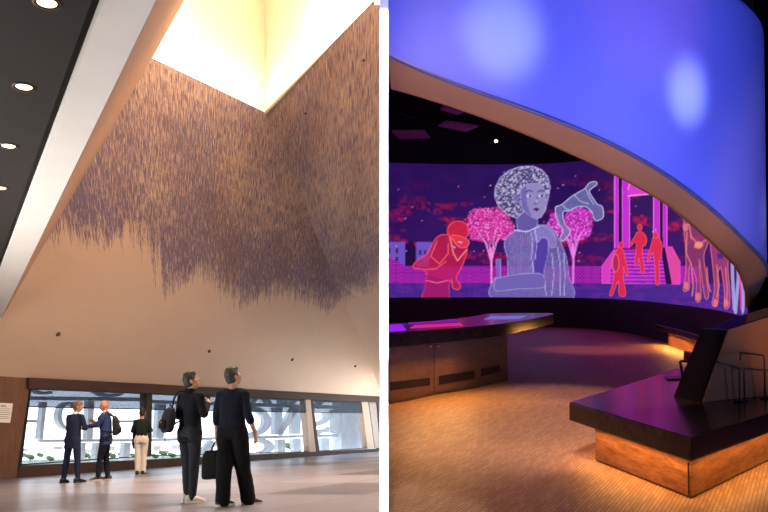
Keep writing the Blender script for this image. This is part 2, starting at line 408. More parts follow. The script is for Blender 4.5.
# shades
SH = [('roller shade drawn over the top of the widest left window', (30.6, 388), (147, 392.4), (147, 409.3), (28.2, 406.7)), ('roller shade over the top of the window behind the two standing men', (151.5, 392.6), (305.4, 398.8), (306.4, 412.5), (151.4, 409.4)), ('short roller shade over the top of the last narrow window', (312.5, 399), (361.6, 401.2), (363, 412.9), (314.2, 412.6))]
for lab, a_, b_, c_, d_ in SH:
    t = thing('roller_shade', lab, 'shade', W(*d_, .06), group='grey roller shades in the windows')
    wquad([d_, c_, b_, a_], .06, .066).build('cloth', M['shade'], t)
    MB().tube([W(*d_, .06), W(*c_, .06)], .018).build('hem_bar', M['black_metal'], t)
# mullions / jambs
struct(wquad([(146.4, 456.8), (151.0, 456.4), (151.5, 392), (147, 392)], .0, .3).build('trim_3', M['dark_wood']), 'dark mullion between the first two windows')
struct(wquad([(309.6, 452), (316.6, 451.6), (311.0, 399), (305.4, 398.6)], .0, .3).build('trim_4', M['jamb']), 'wide pale leaning mullion before the last window')
struct(wquad([(316.6, 451.6), (319.2, 451.5), (312.5, 399), (311.0, 399)], -.02, .3).build('trim_5', M['dark_wood']), 'thin dark edge of the leaning mullion')
struct(wquad([(367.6, 448.6), (374.5, 448.2), (368.0, 401.5), (361.6, 401.2)], .0, .3).build('trim_6', M['jamb']), 'pale leaning jamb at the right end of the windows')
struct(wquad([(375.2, 448.2), (381.5, 447.8), (377.0, 401.9), (368.9, 401.5)], .05, .3).build('trim_7', plain('warm_jamb', (.30, .25, .22), .6)), 'second leaning jamb next to the white wall end')
struct(wquad([(381.5, 450), (388, 450), (388, 400), (377, 400)], .0, .3).build('wall_end', M['dark_wood']))
# placard
c = W(4, 413); t = thing('wall_placard', 'white printed placard mounted on the walnut panel', 'sign', W(6, 422.5, -.02))
wquad([(-3, 422.3), (10.2, 422.8), (13.0, 403.4), (-3, 402.7)], -.025, -.005).build('board', M['paper'], t)
tx = MB()
for i, (x0, x1) in enumerate([(0.8, 5.2), (0.6, 6.8), (-2, 10.6), (-2, 9.8), (-2, 10.4), (-2, 9.9), (-2, 8.2), (-2, 9.6)]):
    y = 404.9 + i * (1.35 if i < 2 else 1.9) + (0 if i < 2 else -.1); h_ = .8 if i < 2 else .45
    p = [W(x0, y + h_, -.027), W(x1, y + h_, -.027), W(x1, y, -.027), W(x0, y, -.027)]; tx.prism(p, WN * .002)
tx.build('print', M['ink'], t)

# raised letters on the outside of the facade: strokes drawn on a plane outside the glass
OFF = 1.3
def stroke(m, pts, w, off=OFF, depth=.19):
    w = w * 1.18
    c = [np.array(p, float) for p in pts]; n = len(c); lo, hi = [], []
    for i, p in enumerate(c):
        t = nz(c[min(i + 1, n - 1)] - c[max(i - 1, 0)]); s_ = np.array([-t[1], t[0] * .62]) * w / 2
        lo.append(W(*(p - s_), off)); hi.append(W(*(p + s_), off))
    m.loft([[lo[i], hi[i], hi[i] + WN * depth, lo[i] + WN * depth] for i in range(n)])
def arc(cx, cy, rx, ry, a0, a1, n=22): return [(cx + rx * math.cos(math.radians(a)), cy - ry * math.sin(math.radians(a))) for a in np.linspace(a0, a1, n)]
LET = [
 ('L shaped letter outside the left end of the first window', [([(45.2, 402), (41.2, 439)], 3.2)]),
 ('round letter outside, left of the man in the navy suit', [(arc(70, 416, 10, 13, 40, 320), 3.6)]),
 ('upright letter stem outside between the two talking men', [([(91.5, 401), (90, 438.8)], 5)]),
 ('bar letter outside, right of the bald man', [([(119, 421.4), (150, 421)], 3.4)]),
 ('curved letter behind the first shade, above the suited man', [(arc(46, 385, 13, 8, 180, 300), 3.6)]),
 ('round letter behind the first shade, above the bald man', [(arc(111, 385.5, 16, 10, 180, 360), 4.5)]),
 ('lower upright letter outside beside the suited man', [([(84, 442.5), (82, 464)], 3.6)]),
 ('lower leaning letter stem outside behind the bald man', [([(99, 442.5), (97, 463)], 4.4)]),
 ('lower upright letter outside beside the person in white trousers', [([(128, 442.5), (126, 461)], 5.5)]),
 ('upright letter, left of the backpack strap', [([(162.5, 404), (160, 438)], 6.5)]),
 ('diagonal letter stroke outside between the two standing men', [([(214, 441.5), (200, 458)], 6)]),
 ('big O shaped letter outside beside the hanging right hand', [(arc(250, 421.5, 18, 13.2, -176, 176, 40), 6.5)]),
 ('reversed N shaped letter outside in the second window', [([(278.5, 407.5), (278.5, 434.5)], 7), ([(296.5, 408), (296.5, 434)], 7.5), ([(279.5, 434), (296, 408.5)], 6)]),
 ('curved S shaped letter outside low in the second window', [(arc(259, 446.8, 12, 6.6, -88, 88), 6)]),
 ('lower upright letter stem outside under the reversed N letter', [([(281.5, 439), (282, 456)], 6.5)]),
 ('second lower stem outside under the reversed N letter', [([(297, 438.4), (298, 455)], 6.5)]),
 ('A shaped letter behind the second shade', [([(252, 403.5), (261, 394), (271, 403.8)], 4.5)]),
 ('upright letter stem behind the second shade', [([(283.5, 393), (283.5, 404)], 6)]),
 ('slanted letter stroke behind the second shade', [([(291, 404.4), (300, 394)], 5)]),
 ('reversed S shaped letter outside in the last window', [([(312, 425), (318, 424), (325, 421.5), (328.5, 417.5), (328, 412.5)], 5.5)]),
 ('round foot of the reversed S letter in the last window', [([(317, 433.5), (322, 431), (328, 430.5), (331, 428)], 5)]),
 ('upright letter stem outside in the last window', [([(336, 409.8), (337, 433)], 6.5)]),
 ('lower letter stem outside in the last window', [([(325.5, 437.8), (326, 454)], 6.5)]),
 ('slanted stroke behind the last shade', [([(318, 405), (326, 397)], 5)]),
]
for lab, ss in LET:
    m = MB()
    for i_, (pts, w) in enumerate(ss): stroke(m, pts, w, OFF - .0 - .0 * i_)
    tag(m.build('facade_letter', M['concrete']), 'pale concrete ' + lab, 'letter', 'large letters on the facade outside the windows')
for i, (pts, w, lab) in enumerate([([(15, 397.8), (148.6, 399.5)], 5, 'upper concrete rail outside the first window'), ([(151.4, 401.5), (345, 407.5)], 4.6, 'upper concrete rail outside the second window'), ([(40, 440.7), (148.6, 440.2)], 4, 'lower concrete rail outside the first window'), ([(151.4, 440), (345, 435.2)], 4, 'lower concrete rail outside the second window'), ([(18, 421), (43.5, 421.3)], 4, 'short concrete bar outside the left end of the first window')]):
    m = MB(); stroke(m, pts, w, OFF + .22, .12); tag(m.build('facade_rail', M['concrete']), lab, 'rail', 'concrete rails between the facade letters')
m = MB(); p = [W(341.5, 455, OFF), W(384, 452, OFF), W(380, 396, OFF), (W(341, 394, OFF))]; m.prism(p, WN * .5)
struct(m.build('wall_outside', M['concrete']), 'solid concrete panel outside the last window')

# exterior: far ground, trees and buildings
def ground_mat():
    m, nt, b = new_mat('far_ground'); v = coords(nt)
    t = noise_tex(nt, v, .012, 6, .6); t2 = noise_tex(nt, v, .05, 3, .5)
    c = mixc(nt, mapr(nt, t, .42, .58), (.05, .10, .03), (.15, .15, .14)); c = mixc(nt, mapr(nt, t2, .5, .7), c, (.24, .24, .24))
    nt.links.new(c, b.inputs['Base Color']); b.inputs['Roughness'].default_value = .9; return m
g = MB(); g.add([(-900, 47, -26), (30, 47, -26), (30, 1500, -26), (-900, 1500, -26)], [(0, 1, 2, 3)])
struct(g.build('ground_outside', ground_mat()), 'far green and grey land outside the windows')
bm_ = [plain('far_facade', c, .8, var=.05) for c in ((.26, .22, .19), (.20, .18, .17), (.30, .29, .28))]
rf = plain('far_roof', (.30, .24, .22), .8); dw = plain('far_window', (.15, .18, .22), .4)
spots = [(24, 452), (58, 449.5), (87, 453), (112, 450.5), (123, 455), (136, 449), (157, 451), (166, 454), (176, 450), (215, 447), (243, 448), (270, 450), (288, 446)]
dirs = ['behind the left end of the first window', 'beyond the first window, beside the round letter', 'between the two talking men', 'right of the bald man', 'low beyond the backpack', 'beside the person in white trousers', 'just right of the dark mullion', 'under the messenger bag', 'beyond the second window left part', 'between the two standing men', 'inside the O shaped letter', 'left of the reversed N letter', 'right of the reversed N letter']
for i, ((px, py), dd) in enumerate(zip(spots, dirs)):
    b0 = L(px, py, -26); dist = b0[1]; w = dist * random.uniform(.006, .011); hgt = dist * random.uniform(.0035, .0065)
    t = thing('street_building', 'tiny pale flat roofed building far away, ' + dd, 'building', b0, group='far buildings beyond the windows')
    MB().box(b0 + [0, 0, hgt / 2], (w, w * .7, hgt)).build('walls', bm_[i % 3], t)
    MB().box(b0 + [0, 0, hgt + hgt * .04], (w * 1.04, w * .75, hgt * .08)).build('roof', rf, t)
    for k in range(5): MB().box(b0 + [(-.4 + .2 * k) * w, -w * .352, hgt * .55], (w * .09, w * .01, hgt * .35)).build('window', dw, t)
leafm = plain('far_leaves', (.06, .11, .035), .9, var=.3, scale=.4, bump=.2); trunkm = plain('far_trunk', (.12, .08, .05), .9)
tsp = [(23, 458), (30, 461), (40, 458), (50, 462), (86, 459), (92, 461), (112, 459), (121, 457.5), (133, 458), (155, 459), (163, 457), (172, 458.5), (240, 452), (287, 449), (291, 451)]
tdd = ['at the lower left corner of the first window', 'second from the left corner of the first window', 'third from the left corner of the first window', 'just left of the suited man', 'left of the bald man', 'behind the bald man', 'under the backpack of the bald man', 'right of the backpack strap', 'left of the white trousers', 'right of the dark mullion', 'below the messenger bag', 'left of the charcoal jeans', 'inside the O shaped letter', 'left beside the reversed N letter', 'right beside the reversed N letter']
for i, ((px, py), dd) in enumerate(zip(tsp, tdd)):
    b0 = L(px, py + 1.5, -26); d_ = b0[1]; s_ = d_ * random.uniform(.0042, .006)
    t = thing('far_tree', 'round green tree far outside, ' + dd, 'tree', b0, group='far trees beyond the windows')
    m = MB()
    for k in range(7):
        a_ = k * 2.4; m.ell(b0 + np.array([math.cos(a_) * s_ * .5 * (k > 0), math.sin(a_) * s_ * .4 * (k > 0), s_ * (1.0 + .35 * ((k * 5) % 3) / 2)]), (s_ * .55, s_ * .5, s_ * .45), nu=10, nv=7)
    m.build('crown', leafm, t, smooth=True); MB().tube([b0, b0 + [0, 0, s_ * .9]], s_ * .08).build('trunk', trunkm, t)

# ------------------------------------------------------------------ outer shell
dark = plain('dark_shell', (.03, .028, .027), .9); shell_l = plain('gallery_shell', (.30, .24, .20), .9)
def slab(name, pts, ext, mat, MM=MG, label=None): return struct(MB().prism(pts, ext).build(name, mat, M=MM), label)
slab('wall_west', [(-17, -5, -1), (-17, 25, -1), (-17, 25, 11), (-17, -5, 11)], (-.2, 0, 0), shell_l)
slab('wall_rear', [(-17, -5, -7), (16, -5, -7), (16, -5, 15), (-17, -5, 15)], (0, -.2, 0), dark)
# roof over the gallery around the skylight
rz_ = ZK + .02
q = lambda p: np.array([p[0], p[1], rz_])
k3x = sky_pts[2]
def roof(pts): mb = MB(); mb.prism([q(p) for p in pts], (0, 0, .2)); return mb
rm = MB()
e5 = np.array([-17, -5, 0]); k5 = np.array([K4[0], -5, 0]); n5 = np.array([-.05, K4[1], 0])
rm.prism([q(topl), q(K1), q(K4), q(k5), q(e5), q(np.array([-17, topl[1], 0]))], (0, 0, .2))
rm.prism([q(K4), q(n5), q(np.array([-.05, -5, 0])), q(k5)], (0, 0, .2))
rm.prism([q(K2), q(np.array([-.05, K2[1] + 3, 0])), q(K3C)], (0, 0, .2))
struct(rm.build('ceiling_upper', shell_l))

# added partition standing in for the blank white gap; its white end faces the camera
PT = 8.6 / F * 5.0
pm = MB(); pm.hexa([(-PT / 2, -6, -5), (PT / 2, -6, -5), (PT / 2, -6, -46), (-PT / 2, -6, -46), (-PT / 2, 14, -5), (PT / 2, 14, -5), (PT / 2, 14, -46), (-PT / 2, 14, -46)])
struct(pm.build('wall_middle', M['white'], M=MC), 'added thin white partition seen end on, filling the gap between the two rooms')

exec_people = True
# ------------------------------------------------------------------ people
def fused(name, mb, mat, parent, voxel=.010, smooth=2, wob=0.0, seed=0):
    """one continuous surface grown over overlapping solids"""
    me = mb.mesh(name); o = bpy.data.objects.new(name, me); COL.objects.link(o)
    r = o.modifiers.new('r', 'REMESH'); r.mode = 'VOXEL'; r.voxel_size = voxel; r.adaptivity = 0
    if smooth: k = o.modifiers.new('s', 'SMOOTH'); k.iterations = smooth; k.factor = .5
    dg = bpy.context.evaluated_depsgraph_get(); dg.update()
    m2 = bpy.data.meshes.new_from_object(o.evaluated_get(dg)); o.modifiers.clear(); o.data = m2; m2.name = name; bpy.data.meshes.remove(me)
    if wob:
        for v in m2.vertices:
            c = v.co; a = mnoise.noise(Vector((c.x * 9 + seed, c.y * 9, c.z * 5))) + .6 * mnoise.noise(Vector((c.x * 22, c.y * 22 + seed, c.z * 11)))
            v.co = c + v.normal * a * wob
    m2.materials.clear()
    return finish(o, mat, parent, MG, np.zeros(3), True)
SKIN = {'fair': plain('fair_skin', (.50, .27, .18), .55, var=.06, scale=20), 'ruddy': plain('ruddy_skin', (.55, .24, .15), .55, var=.06, scale=20)}
def cloth(name, c, var=.15): return plain(name, c, .85, var=var, scale=40, bump=.15, spec=.2)
def rotz(a): a = math.radians(a); return np.array([[math.cos(a), -math.sin(a), 0], [math.sin(a), math.cos(a), 0], [0, 0, 1]])
def rotx(a): a = math.radians(a); return np.array([[1, 0, 0], [0, math.cos(a), -math.sin(a)], [0, math.sin(a), math.cos(a)]])
def roty(a): a = math.radians(a); return np.array([[math.cos(a), 0, math.sin(a)], [0, 1, 0], [-math.sin(a), 0, math.cos(a)]])
V3 = lambda *a: np.array(a, float)
STD = dict(hipL=V3(-.095, 0, .92), hipR=V3(.095, 0, .92), kneeL=V3(-.10, .015, .50), kneeR=V3(.10, .015, .50), ankL=V3(-.105, -.02, .085), ankR=V3(.105, -.02, .085),
           toeL=10, toeR=-10, shL=V3(-.185, 0, 1.455), shR=V3(.185, 0, 1.455), elL=V3(-.235, -.03, 1.16), elR=V3(.235, -.03, 1.16), wrL=V3(-.245, .04, .90), wrR=V3(.245, .04, .90),
           hyaw=0, hpitch=0, head=V3(0, .025, 1.655), neck=V3(0, -.015, 1.49), curl=25)
def hand(m, w, d, palm_n, side, s=1.0, curl=25):
    """palm and five bent fingers; d: along the hand, palm_n: out of the palm, side: towards the thumb"""
    d = nz(d); palm_n = nz(palm_n - d * (palm_n @ d)); side = nz(side - d * (side @ d) - palm_n * (side @ palm_n))
    m.ell(w + d * .045, (.042, .016, .052), np.stack([side, palm_n, d], 1)); m.cap(w - d * .01, w + d * .03, .026, .027)
    for k, (off, ln) in enumerate(((.030, .070), (.010, .080), (-.011, .074), (-.030, .058))):
        p = w + d * .085 + side * off; dd = d
        for seg in range(3):
            a = math.radians(curl * (seg + .6) / 1.3); dd = d * math.cos(a) + palm_n * math.sin(a); q_ = p + dd * ln * (.45, .32, .26)[seg]
            m.cap(p, q_, .0095 - .001 * seg, .009 - .001 * seg, 8); p = q_
    p = w + d * .025 + side * .034; q_ = p + nz(d * .7 + side * .7 + palm_n * .25) * .042; r_ = q_ + nz(d * .9 + side * .15 + palm_n * .45) * .034
    m.cap(p - side * .012, q_, .014, .0115, 8); m.cap(q_, r_, .0112, .009, 8)
def person(label, px, py, top, rz, P, skin, look, yshift=0):
    J = dict(STD); J.update(P); base = L(px, py, 0)
    D = np.hypot(base[0], base[1])
    # height from the pixel of the crown
    d = wray(px, top); k = (base[1]) / d[1]; hz = EYE + d[2] * k; sc = hz / 1.795
    print('person', label[:20], base.round(2), 'height', round(hz, 2))
    t = thing('person', label, 'person', base, MG, rz=math.radians(rz), sc=sc, local=True)
    HB = J['head']; HRm = rotz(J['hyaw']) @ rotx(J['hpitch'])
    h = lambda x, y, z: HB + HRm @ V3(x, y, z)
    b = MB()
    # head: skull, jaw, nose, ears, brow
    b.ell(h(0, -.012, .018), (.076, .096, .104), HRm); b.ell(h(0, .028, -.055), (.058, .062, .066), HRm); b.ell(h(0, .045, -.095), (.030, .030, .022), HRm)
    b.cap(h(0, .082, .012), h(0, .103, -.030), .010, .016, 10); b.ell(h(0, .072, .026), (.055, .022, .012), HRm)
    for s_ in (-1, 1): b.ell(h(.078 * s_, -.008, -.012), (.012, .024, .034), HRm); b.ell(h(.045 * s_, .052, -.03), (.026, .028, .026), HRm)
    b.ell(h(0, .082, -.062), (.024, .016, .008), HRm); b.ell(h(0, .081, -.074), (.021, .016, .008), HRm)
    b.cap(J['neck'] - V3(0, 0, .05), h(0, -.02, -.06), .058, .054)
    # trunk
    cx = (J['hipL'] + J['hipR']) / 2; sx = (J['shL'] + J['shR']) / 2; ty = J.get('twist', 0)
    def tr(f, rx, ry, y=0): c = cx + (sx - cx) * f; return (c[0], c[1] + y, c[2], rx, ry, ty * f)
    b.rings([tr(-.12, .12, .09), tr(0, .16, .11), tr(.25, .145, .10), tr(.5, .15, .105), tr(.75, .165, .11), tr(.93, .15, .08), tr(1.04, .07, .055)])
    for s_ in 'LR':
        b.cap(J['hip' + s_], J['knee' + s_], .082, .054); b.cap(J['knee' + s_], J['ank' + s_], .054, .036)
        b.cap(J['sh' + s_], J['el' + s_], .050, .040); b.cap(J['el' + s_], J['wr' + s_], .041, .028)
        b.cap(J['neck'] - V3(0, 0, .06), J['sh' + s_] - V3(0, 0, .02), .04, .04)
        tz = math.radians(J['toe' + s_]); td = V3(-math.sin(tz), math.cos(tz), 0); b.cap(J['ank' + s_] + td * -.02 - V3(0, 0, .045), J['ank' + s_] + td * .12 - V3(0, 0, .055), .034, .028)
        fore = nz(J['wr' + s_] - J['el' + s_]); hd = J.get('hd' + s_, fore); sg = 1 if s_ == 'L' else -1
        pn = J.get('pn' + s_, V3(sg, .2, 0)); th = J.get('th' + s_, V3(0, 1, .1)); hand(b, J['wr' + s_] + fore * .01, hd, pn, th, curl=J.get('curl' + s_, J['curl']))
    body = fused('body', b, SKIN[skin], t, .0075, 1)
    for s_ in (-1, 1):
        e = MB().ell(h(.031 * s_, .0735, .006), (.0125, .0125, .0125), HRm, 10, 8).build('eye', M['eye'], t, smooth=True)
        MB().ell(h(.031 * s_, .0835, .006), (.0055, .004, .0055), HRm, 8, 6).build('pupil', M['black_metal'], e, smooth=True)
    MB().ell(h(0, .0965, -.067), (.020, .004, .007), HRm, 10, 6).build('lips', M['lips'], t, smooth=True)
    # hair
    hk = look['hair']
    if hk[0] != 'bald':
        hm = MB(); hm.ell(h(0, -.024, .040), (.086, .100, .098), HRm); hm.ell(h(0, -.045, -.012), (.081, .074, .088), HRm)
        if hk[0] == 'full': hm.ell(h(0, .018, .085), (.068, .070, .044), HRm); hm.ell(h(.02, .045, .095), (.045, .04, .032), HRm); hm.ell(h(0, -.02, .112), (.062, .075, .036), HRm)
        if hk[0] == 'short': hm.ell(h(0, .012, .088), (.066, .066, .034), HRm)
        for s_ in (-1, 1): hm.cap(h(.072 * s_, .018, .03), h(.073 * s_, .016, -.015), .014, .009)
        fused('hair', hm, hk[1], t, .010, 1, .005 if hk[0] == 'full' else .002, 3)
        if look.get('beard'):
            bm2 = MB(); bm2.ell(h(0, .034, -.072), (.060, .058, .050), HRm); fused('beard', bm2, hk[1], t, .010, 1)
    elif hk[1]:
        hm = MB()
        for s_ in (-1, 1): hm.ell(h(.060 * s_, -.035, -.015), (.022, .055, .035), HRm)
        hm.ell(h(0, -.085, -.02), (.06, .025, .035), HRm); fused('hair', hm, hk[1], t, .010, 1)
    # jacket or sweater
    top_ = look['top']; jk = MB(); flare = top_.get('hem', .80); loose = top_.get('loose', 1.0)
    f0 = (flare - cx[2]) / (sx[2] - cx[2])
    jk.rings([tr(f0, .185 * loose, .130 * loose), tr(f0 * .5, .182 * loose, .130 * loose), tr(.12, .176 * loose, .126 * loose), tr(.35, .166 * loose, .122 * loose), tr(.6, .172, .124), tr(.8, .178, .122), tr(.93, .165, .102), tr(1.03, .115, .082, -.006), tr(1.10, .070, .068, -.008)])
    for s_ in 'LR':
        jk.cap(J['sh' + s_] - V3(0, 0, .02), J['el' + s_], .064, .056)
        f = top_.get('sleeve', .93); e = J['el' + s_] + (J['wr' + s_] - J['el' + s_]) * f; jk.cap(J['el' + s_], e, .058, .044 if f > .7 else .052)
        jk.cap(J['neck'] - V3(0, 0, .03), J['sh' + s_] - V3(0, 0, .015), .050, .064)
    j = fused(top_['name'], jk, top_['mat'], t, .012, 3, .007, 11)
    if top_.get('collar'): c_ = MB(); c_.rings([(J['neck'][0], J['neck'][1], J['neck'][2] - .02, .078, .078), (J['neck'][0], J['neck'][1] - .006, J['neck'][2] + .05, .066, .066)]); fused('collar', c_, top_['collar'], j, .010, 1)
    if top_.get('cuffs'):
        for s_ in 'LR':
            e = J['el' + s_] + (J['wr' + s_] - J['el' + s_]) * .97; MB().cap(e - nz(J['wr' + s_] - J['el' + s_]) * .02, e, .036, .034).build('cuff', top_['cuffs'], j, smooth=True)
    # trousers
    tk = MB(); lg = look['legs']; w_ = lg.get('wide', 1.0)
    tk.rings([tr(-.16, .13, .10), tr(-.05, .178, .128), tr(.08, .178, .126), tr(.28, .158, .114)])
    for s_ in 'LR':
        hp, kn, an = J['hip' + s_], J['knee' + s_], J['ank' + s_]; end = an + V3(0, .01, -.012 if w_ < 1.2 else -.022)
        tk.cap(hp, kn, .102 * (1 + (w_ - 1) * .35), .070 * w_ * (1.08 if w_ > 1.3 else 1), 16); tk.cap(kn, end, .070 * w_, .056 * w_ * lg.get('taper', 1), 16)
        tk.cap(hp + V3(0, -.035, .02), hp + V3(0, -.03, -.06), .095, .09)
        if w_ > 1.3: tk.cap(hp * .8 + kn * .2, hp * .35 + kn * .65, .118, .112, 16)
    fused('trousers', tk, lg['mat'], t, .012, 2, .008, 5)
    # shoes
    for s_ in 'LR':
        an = J['ank' + s_]; tz = math.radians(J['toe' + s_]); rm = rotz(J['toe' + s_]); lift = an[2] - .085
        pit = rotx(J.get('pitch' + s_, 0)); org = V3(an[0], an[1], lift)
        g_ = lambda x, y, z: org + rm @ (pit @ V3(x, y, z))
        sh = MB()
        def ring(y, w, z0, z1, n=14): return [g_(w * math.cos(a), y, z0 + (z1 - z0) * (.5 + .5 * math.sin(a))) for a in np.linspace(0, 2 * math.pi, n, endpoint=False)]
        sh.loft([ring(-.085, .012, .025, .06), ring(-.08, .034, .018, .09), ring(-.04, .042, .016, .115), ring(.02, .042, .016, .112), ring(.07, .043, .016, .09), ring(.12, .048, .016, .068), ring(.16, .044, .016, .055), ring(.185, .028, .017, .042), ring(.192, .010, .02, .034)])
        so = sh.build('shoe', look['shoe'], t, smooth=True)
        sl = MB(); prof = [(-.09, .014), (-.08, .036), (-.04, .043), (.03, .041), (.09, .047), (.135, .050), (.17, .043), (.19, .026), (.197, .010)]
        out = [(w, y) for y, w in prof] + [(-w, y) for y, w in prof[::-1]]; sl.prism([g_(x, y, .0) for x, y in out], rm @ (pit @ V3(0, 0, .027))); sl.build('sole', look['sole'], so)
        if look.get('laces'):
            lc = MB()
            for k in range(4): lc.cap(g_(-.02, .045 + k * .018, .098 - k * .011), g_(.02, .045 + k * .018, .098 - k * .011), .004, .004, 6)
            lc.build('laces', look['laces'], so, smooth=True)
    return t, J
def to_world(t, p): return np.array(t.matrix_world @ Vector(p))
M['eye'] = plain('eye_white', (.75, .73, .70), .3, var=.02); M['lips'] = plain('lips_rose', (.42, .16, .13), .5, var=.03)
hairB = plain('dark_brown_hair', (.018, .012, .010), .6, var=.3, scale=60, bump=.4); hairR = plain('auburn_hair', (.20, .085, .035), .6, var=.3, scale=60, bump=.4); hairG = plain('greying_hair', (.035, .030, .030), .6, var=.4, scale=60, bump=.4)
navy = cloth('navy_wool', (.020, .026, .062)); blue = cloth('blue_blazer_wool', (.035, .055, .17)); ink = cloth('black_navy_knit', (.006, .008, .019)); blk = cloth('black_cloth', (.005, .005, .006)); jkt = cloth('dark_jacket_cloth', (.006, .0075, .011))
jean = cloth('charcoal_denim', (.024, .026, .036)); djean = cloth('dark_denim', (.012, .015, .028)); whitec = cloth('off_white_cotton', (.80, .74, .68), .06); teal = cloth('dark_green_knit', (.014, .020, .022))
bshoe = plain('black_leather', (.012, .011, .011), .35); wshoe = plain('white_leather', (.72, .68, .62), .5, var=.04); brshoe = plain('brown_leather', (.10, .045, .025), .45); rub = plain('pale_rubber', (.70, .66, .60), .6); drub = plain('dark_rubber', (.02, .018, .017), .7); shirt = cloth('white_shirt', (.75, .75, .78), .03)

# far pair in conversation
p1, J1 = person('man in navy suit with auburn hair, back to us, arms folded, talking by the window', 70.5, 482.8, 400.5, -20,
    dict(ankL=V3(-.19, -.02, .085), ankR=V3(.17, .02, .085), kneeL=V3(-.155, .02, .50), kneeR=V3(.13, .03, .50), toeL=5, toeR=-30, hyaw=-48, hpitch=-8, neck=V3(.035, .01, 1.49),
         shL=V3(-.14, .0, 1.44), shR=V3(.205, .0, 1.44), elL=V3(-.20, .07, 1.17), elR=V3(.275, .05, 1.18), wrL=V3(.0, .235, 1.17), wrR=V3(.16, .25, 1.20), head=V3(.065, .04, 1.65)),
    'fair', dict(hair=('short', hairR), top=dict(name='suit_jacket', mat=navy, hem=.74, collar=shirt, loose=1.03), legs=dict(mat=navy), shoe=bshoe, sole=drub))
p2, J2 = person('bald man in blue blazer and jeans, backpack on, reaching a hand to the suited man', 104, 480.2, 399.5, 98,
    dict(ankL=V3(-.10, .10, .085), ankR=V3(.10, -.07, .085), kneeL=V3(-.09, .09, .50), kneeR=V3(.10, .0, .50), hyaw=12, hpitch=-10, head=V3(0, .07, 1.65), neck=V3(0, .01, 1.49), shL=V3(-.175, .03, 1.45), shR=V3(.185, .02, 1.45),
         elL=V3(-.215, .16, 1.21), wrL=V3(-.15, .40, 1.20), elR=V3(.22, .06, 1.17), wrR=V3(.10, .26, 1.28), pnL=V3(.3, 0, 1), thL=V3(.8, .2, .4), curl=22),
    'ruddy', dict(hair=('bald', None), top=dict(name='blazer', mat=blue, hem=.78, collar=shirt, cuffs=shirt, loose=1.03), legs=dict(mat=djean), shoe=brshoe, sole=rub, laces=drub))
p3, J3 = person('person in dark top and off white trousers looking out of the window, jacket over arm', 140, 474.2, 408, 6,
    dict(ankL=V3(-.075, -.02, .085), ankR=V3(.085, .02, .085), kneeL=V3(-.085, .01, .5), kneeR=V3(.09, .02, .5), elL=V3(-.25, .02, 1.17), wrL=V3(-.15, .22, 1.12), elR=V3(.245, .02, 1.17), wrR=V3(.14, .22, 1.15), shL=V3(-.165, 0, 1.44), shR=V3(.165, 0, 1.44), hyaw=0, hpitch=-4),
    'fair', dict(hair=('full', hairB), top=dict(name='sweater', mat=teal, hem=.90, loose=.95), legs=dict(mat=whitec, wide=1.15, taper=1.1), shoe=bshoe, sole=drub))
# near pair looking up
p4, J4 = person('dark haired man in black jacket and charcoal jeans, bag on his shoulder, looking up', 188.5, 502.5, 370.5, -30,
    dict(ankL=V3(-.08, .06, .085), ankR=V3(.10, -.05, .085), toeL=-20, toeR=-48, kneeL=V3(-.09, .05, .50), kneeR=V3(.09, .0, .50), hyaw=-48, hpitch=20, head=V3(0, .012, 1.65), shL=V3(-.17, 0, 1.44), shR=V3(.17, 0, 1.44), elL=V3(-.235, .02, 1.17), wrL=V3(-.11, .22, 1.24), elR=V3(.235, .02, 1.18), wrR=V3(.10, .24, 1.33), thR=V3(0, .2, 1), pnR=V3(-1, .3, 0), thL=V3(0, .2, 1), curl=45),
    'fair', dict(hair=('full', hairB), beard=False, top=dict(name='jacket', mat=jkt, hem=.80, collar=blk, loose=.98), legs=dict(mat=jean, wide=1.04, taper=1.05), shoe=wshoe, sole=rub, laces=whitec))
p5, J5 = person('man in navy sweater and wide black trousers holding a tote bag, looking up', 231.5, 505.6, 366, -10,
    dict(ankL=V3(-.09, -.10, .085), ankR=V3(.19, .10, .085), toeL=-30, toeR=-60, kneeL=V3(-.09, -.03, .50), kneeR=V3(.12, .07, .50), hipL=V3(-.095, 0, .92), hyaw=-42, hpitch=20, head=V3(.0, .02, 1.655), shL=V3(-.17, 0, 1.435), shR=V3(.17, 0, 1.435),
         elL=V3(-.215, -.01, 1.165), wrL=V3(-.225, .02, .915), elR=V3(.225, -.05, 1.165), wrR=V3(.295, .03, .935), curlL=75, curlR=18, hdR=V3(.12, .10, -1)),
    'fair', dict(hair=('full', hairG), top=dict(name='sweater', mat=ink, hem=.93, sleeve=.42, loose=1.02), legs=dict(mat=blk, wide=1.42, taper=1.22), shoe=bshoe, sole=rub, laces=drub))

# bags
def inv_pts(t, pts): return [to_world(t, p) for p in pts]
bagm = cloth('charcoal_nylon', (.025, .025, .030)); bagd = cloth('black_nylon', (.010, .010, .012)); redp = plain('red_tag', (.45, .06, .04), .6)
def in_person(t, name, label, cat):     # a bag placed in the frame of the person who carries it
    o = bpy.data.objects.new(name, None); COL.objects.link(o); o.matrix_world = t.matrix_world.copy(); BASE[o.name] = np.zeros(3); tag(o, label, cat); return o
bk = in_person(p4, 'backpack', 'charcoal backpack hanging from one shoulder of the man in the black jacket', 'bag')
bd = MB(); bd.rings([(-.10, -.30, .80, .10, .055), (-.11, -.29, .84, .15, .09), (-.11, -.275, .95, .165, .105), (-.11, -.265, 1.08, .16, .10), (-.11, -.25, 1.19, .13, .08), (-.11, -.23, 1.235, .07, .045)], 24)
bo = fused('bag_body', bd, bagm, bk, .012, 3, .006, 2)
fp = MB(); fp.rings([(-.11, -.37, .86, .09, .035), (-.11, -.385, .90, .115, .04), (-.11, -.375, 1.0, .11, .035), (-.11, -.36, 1.04, .07, .02)], 20); fused('front_pocket', fp, bagd, bk, .010, 2)
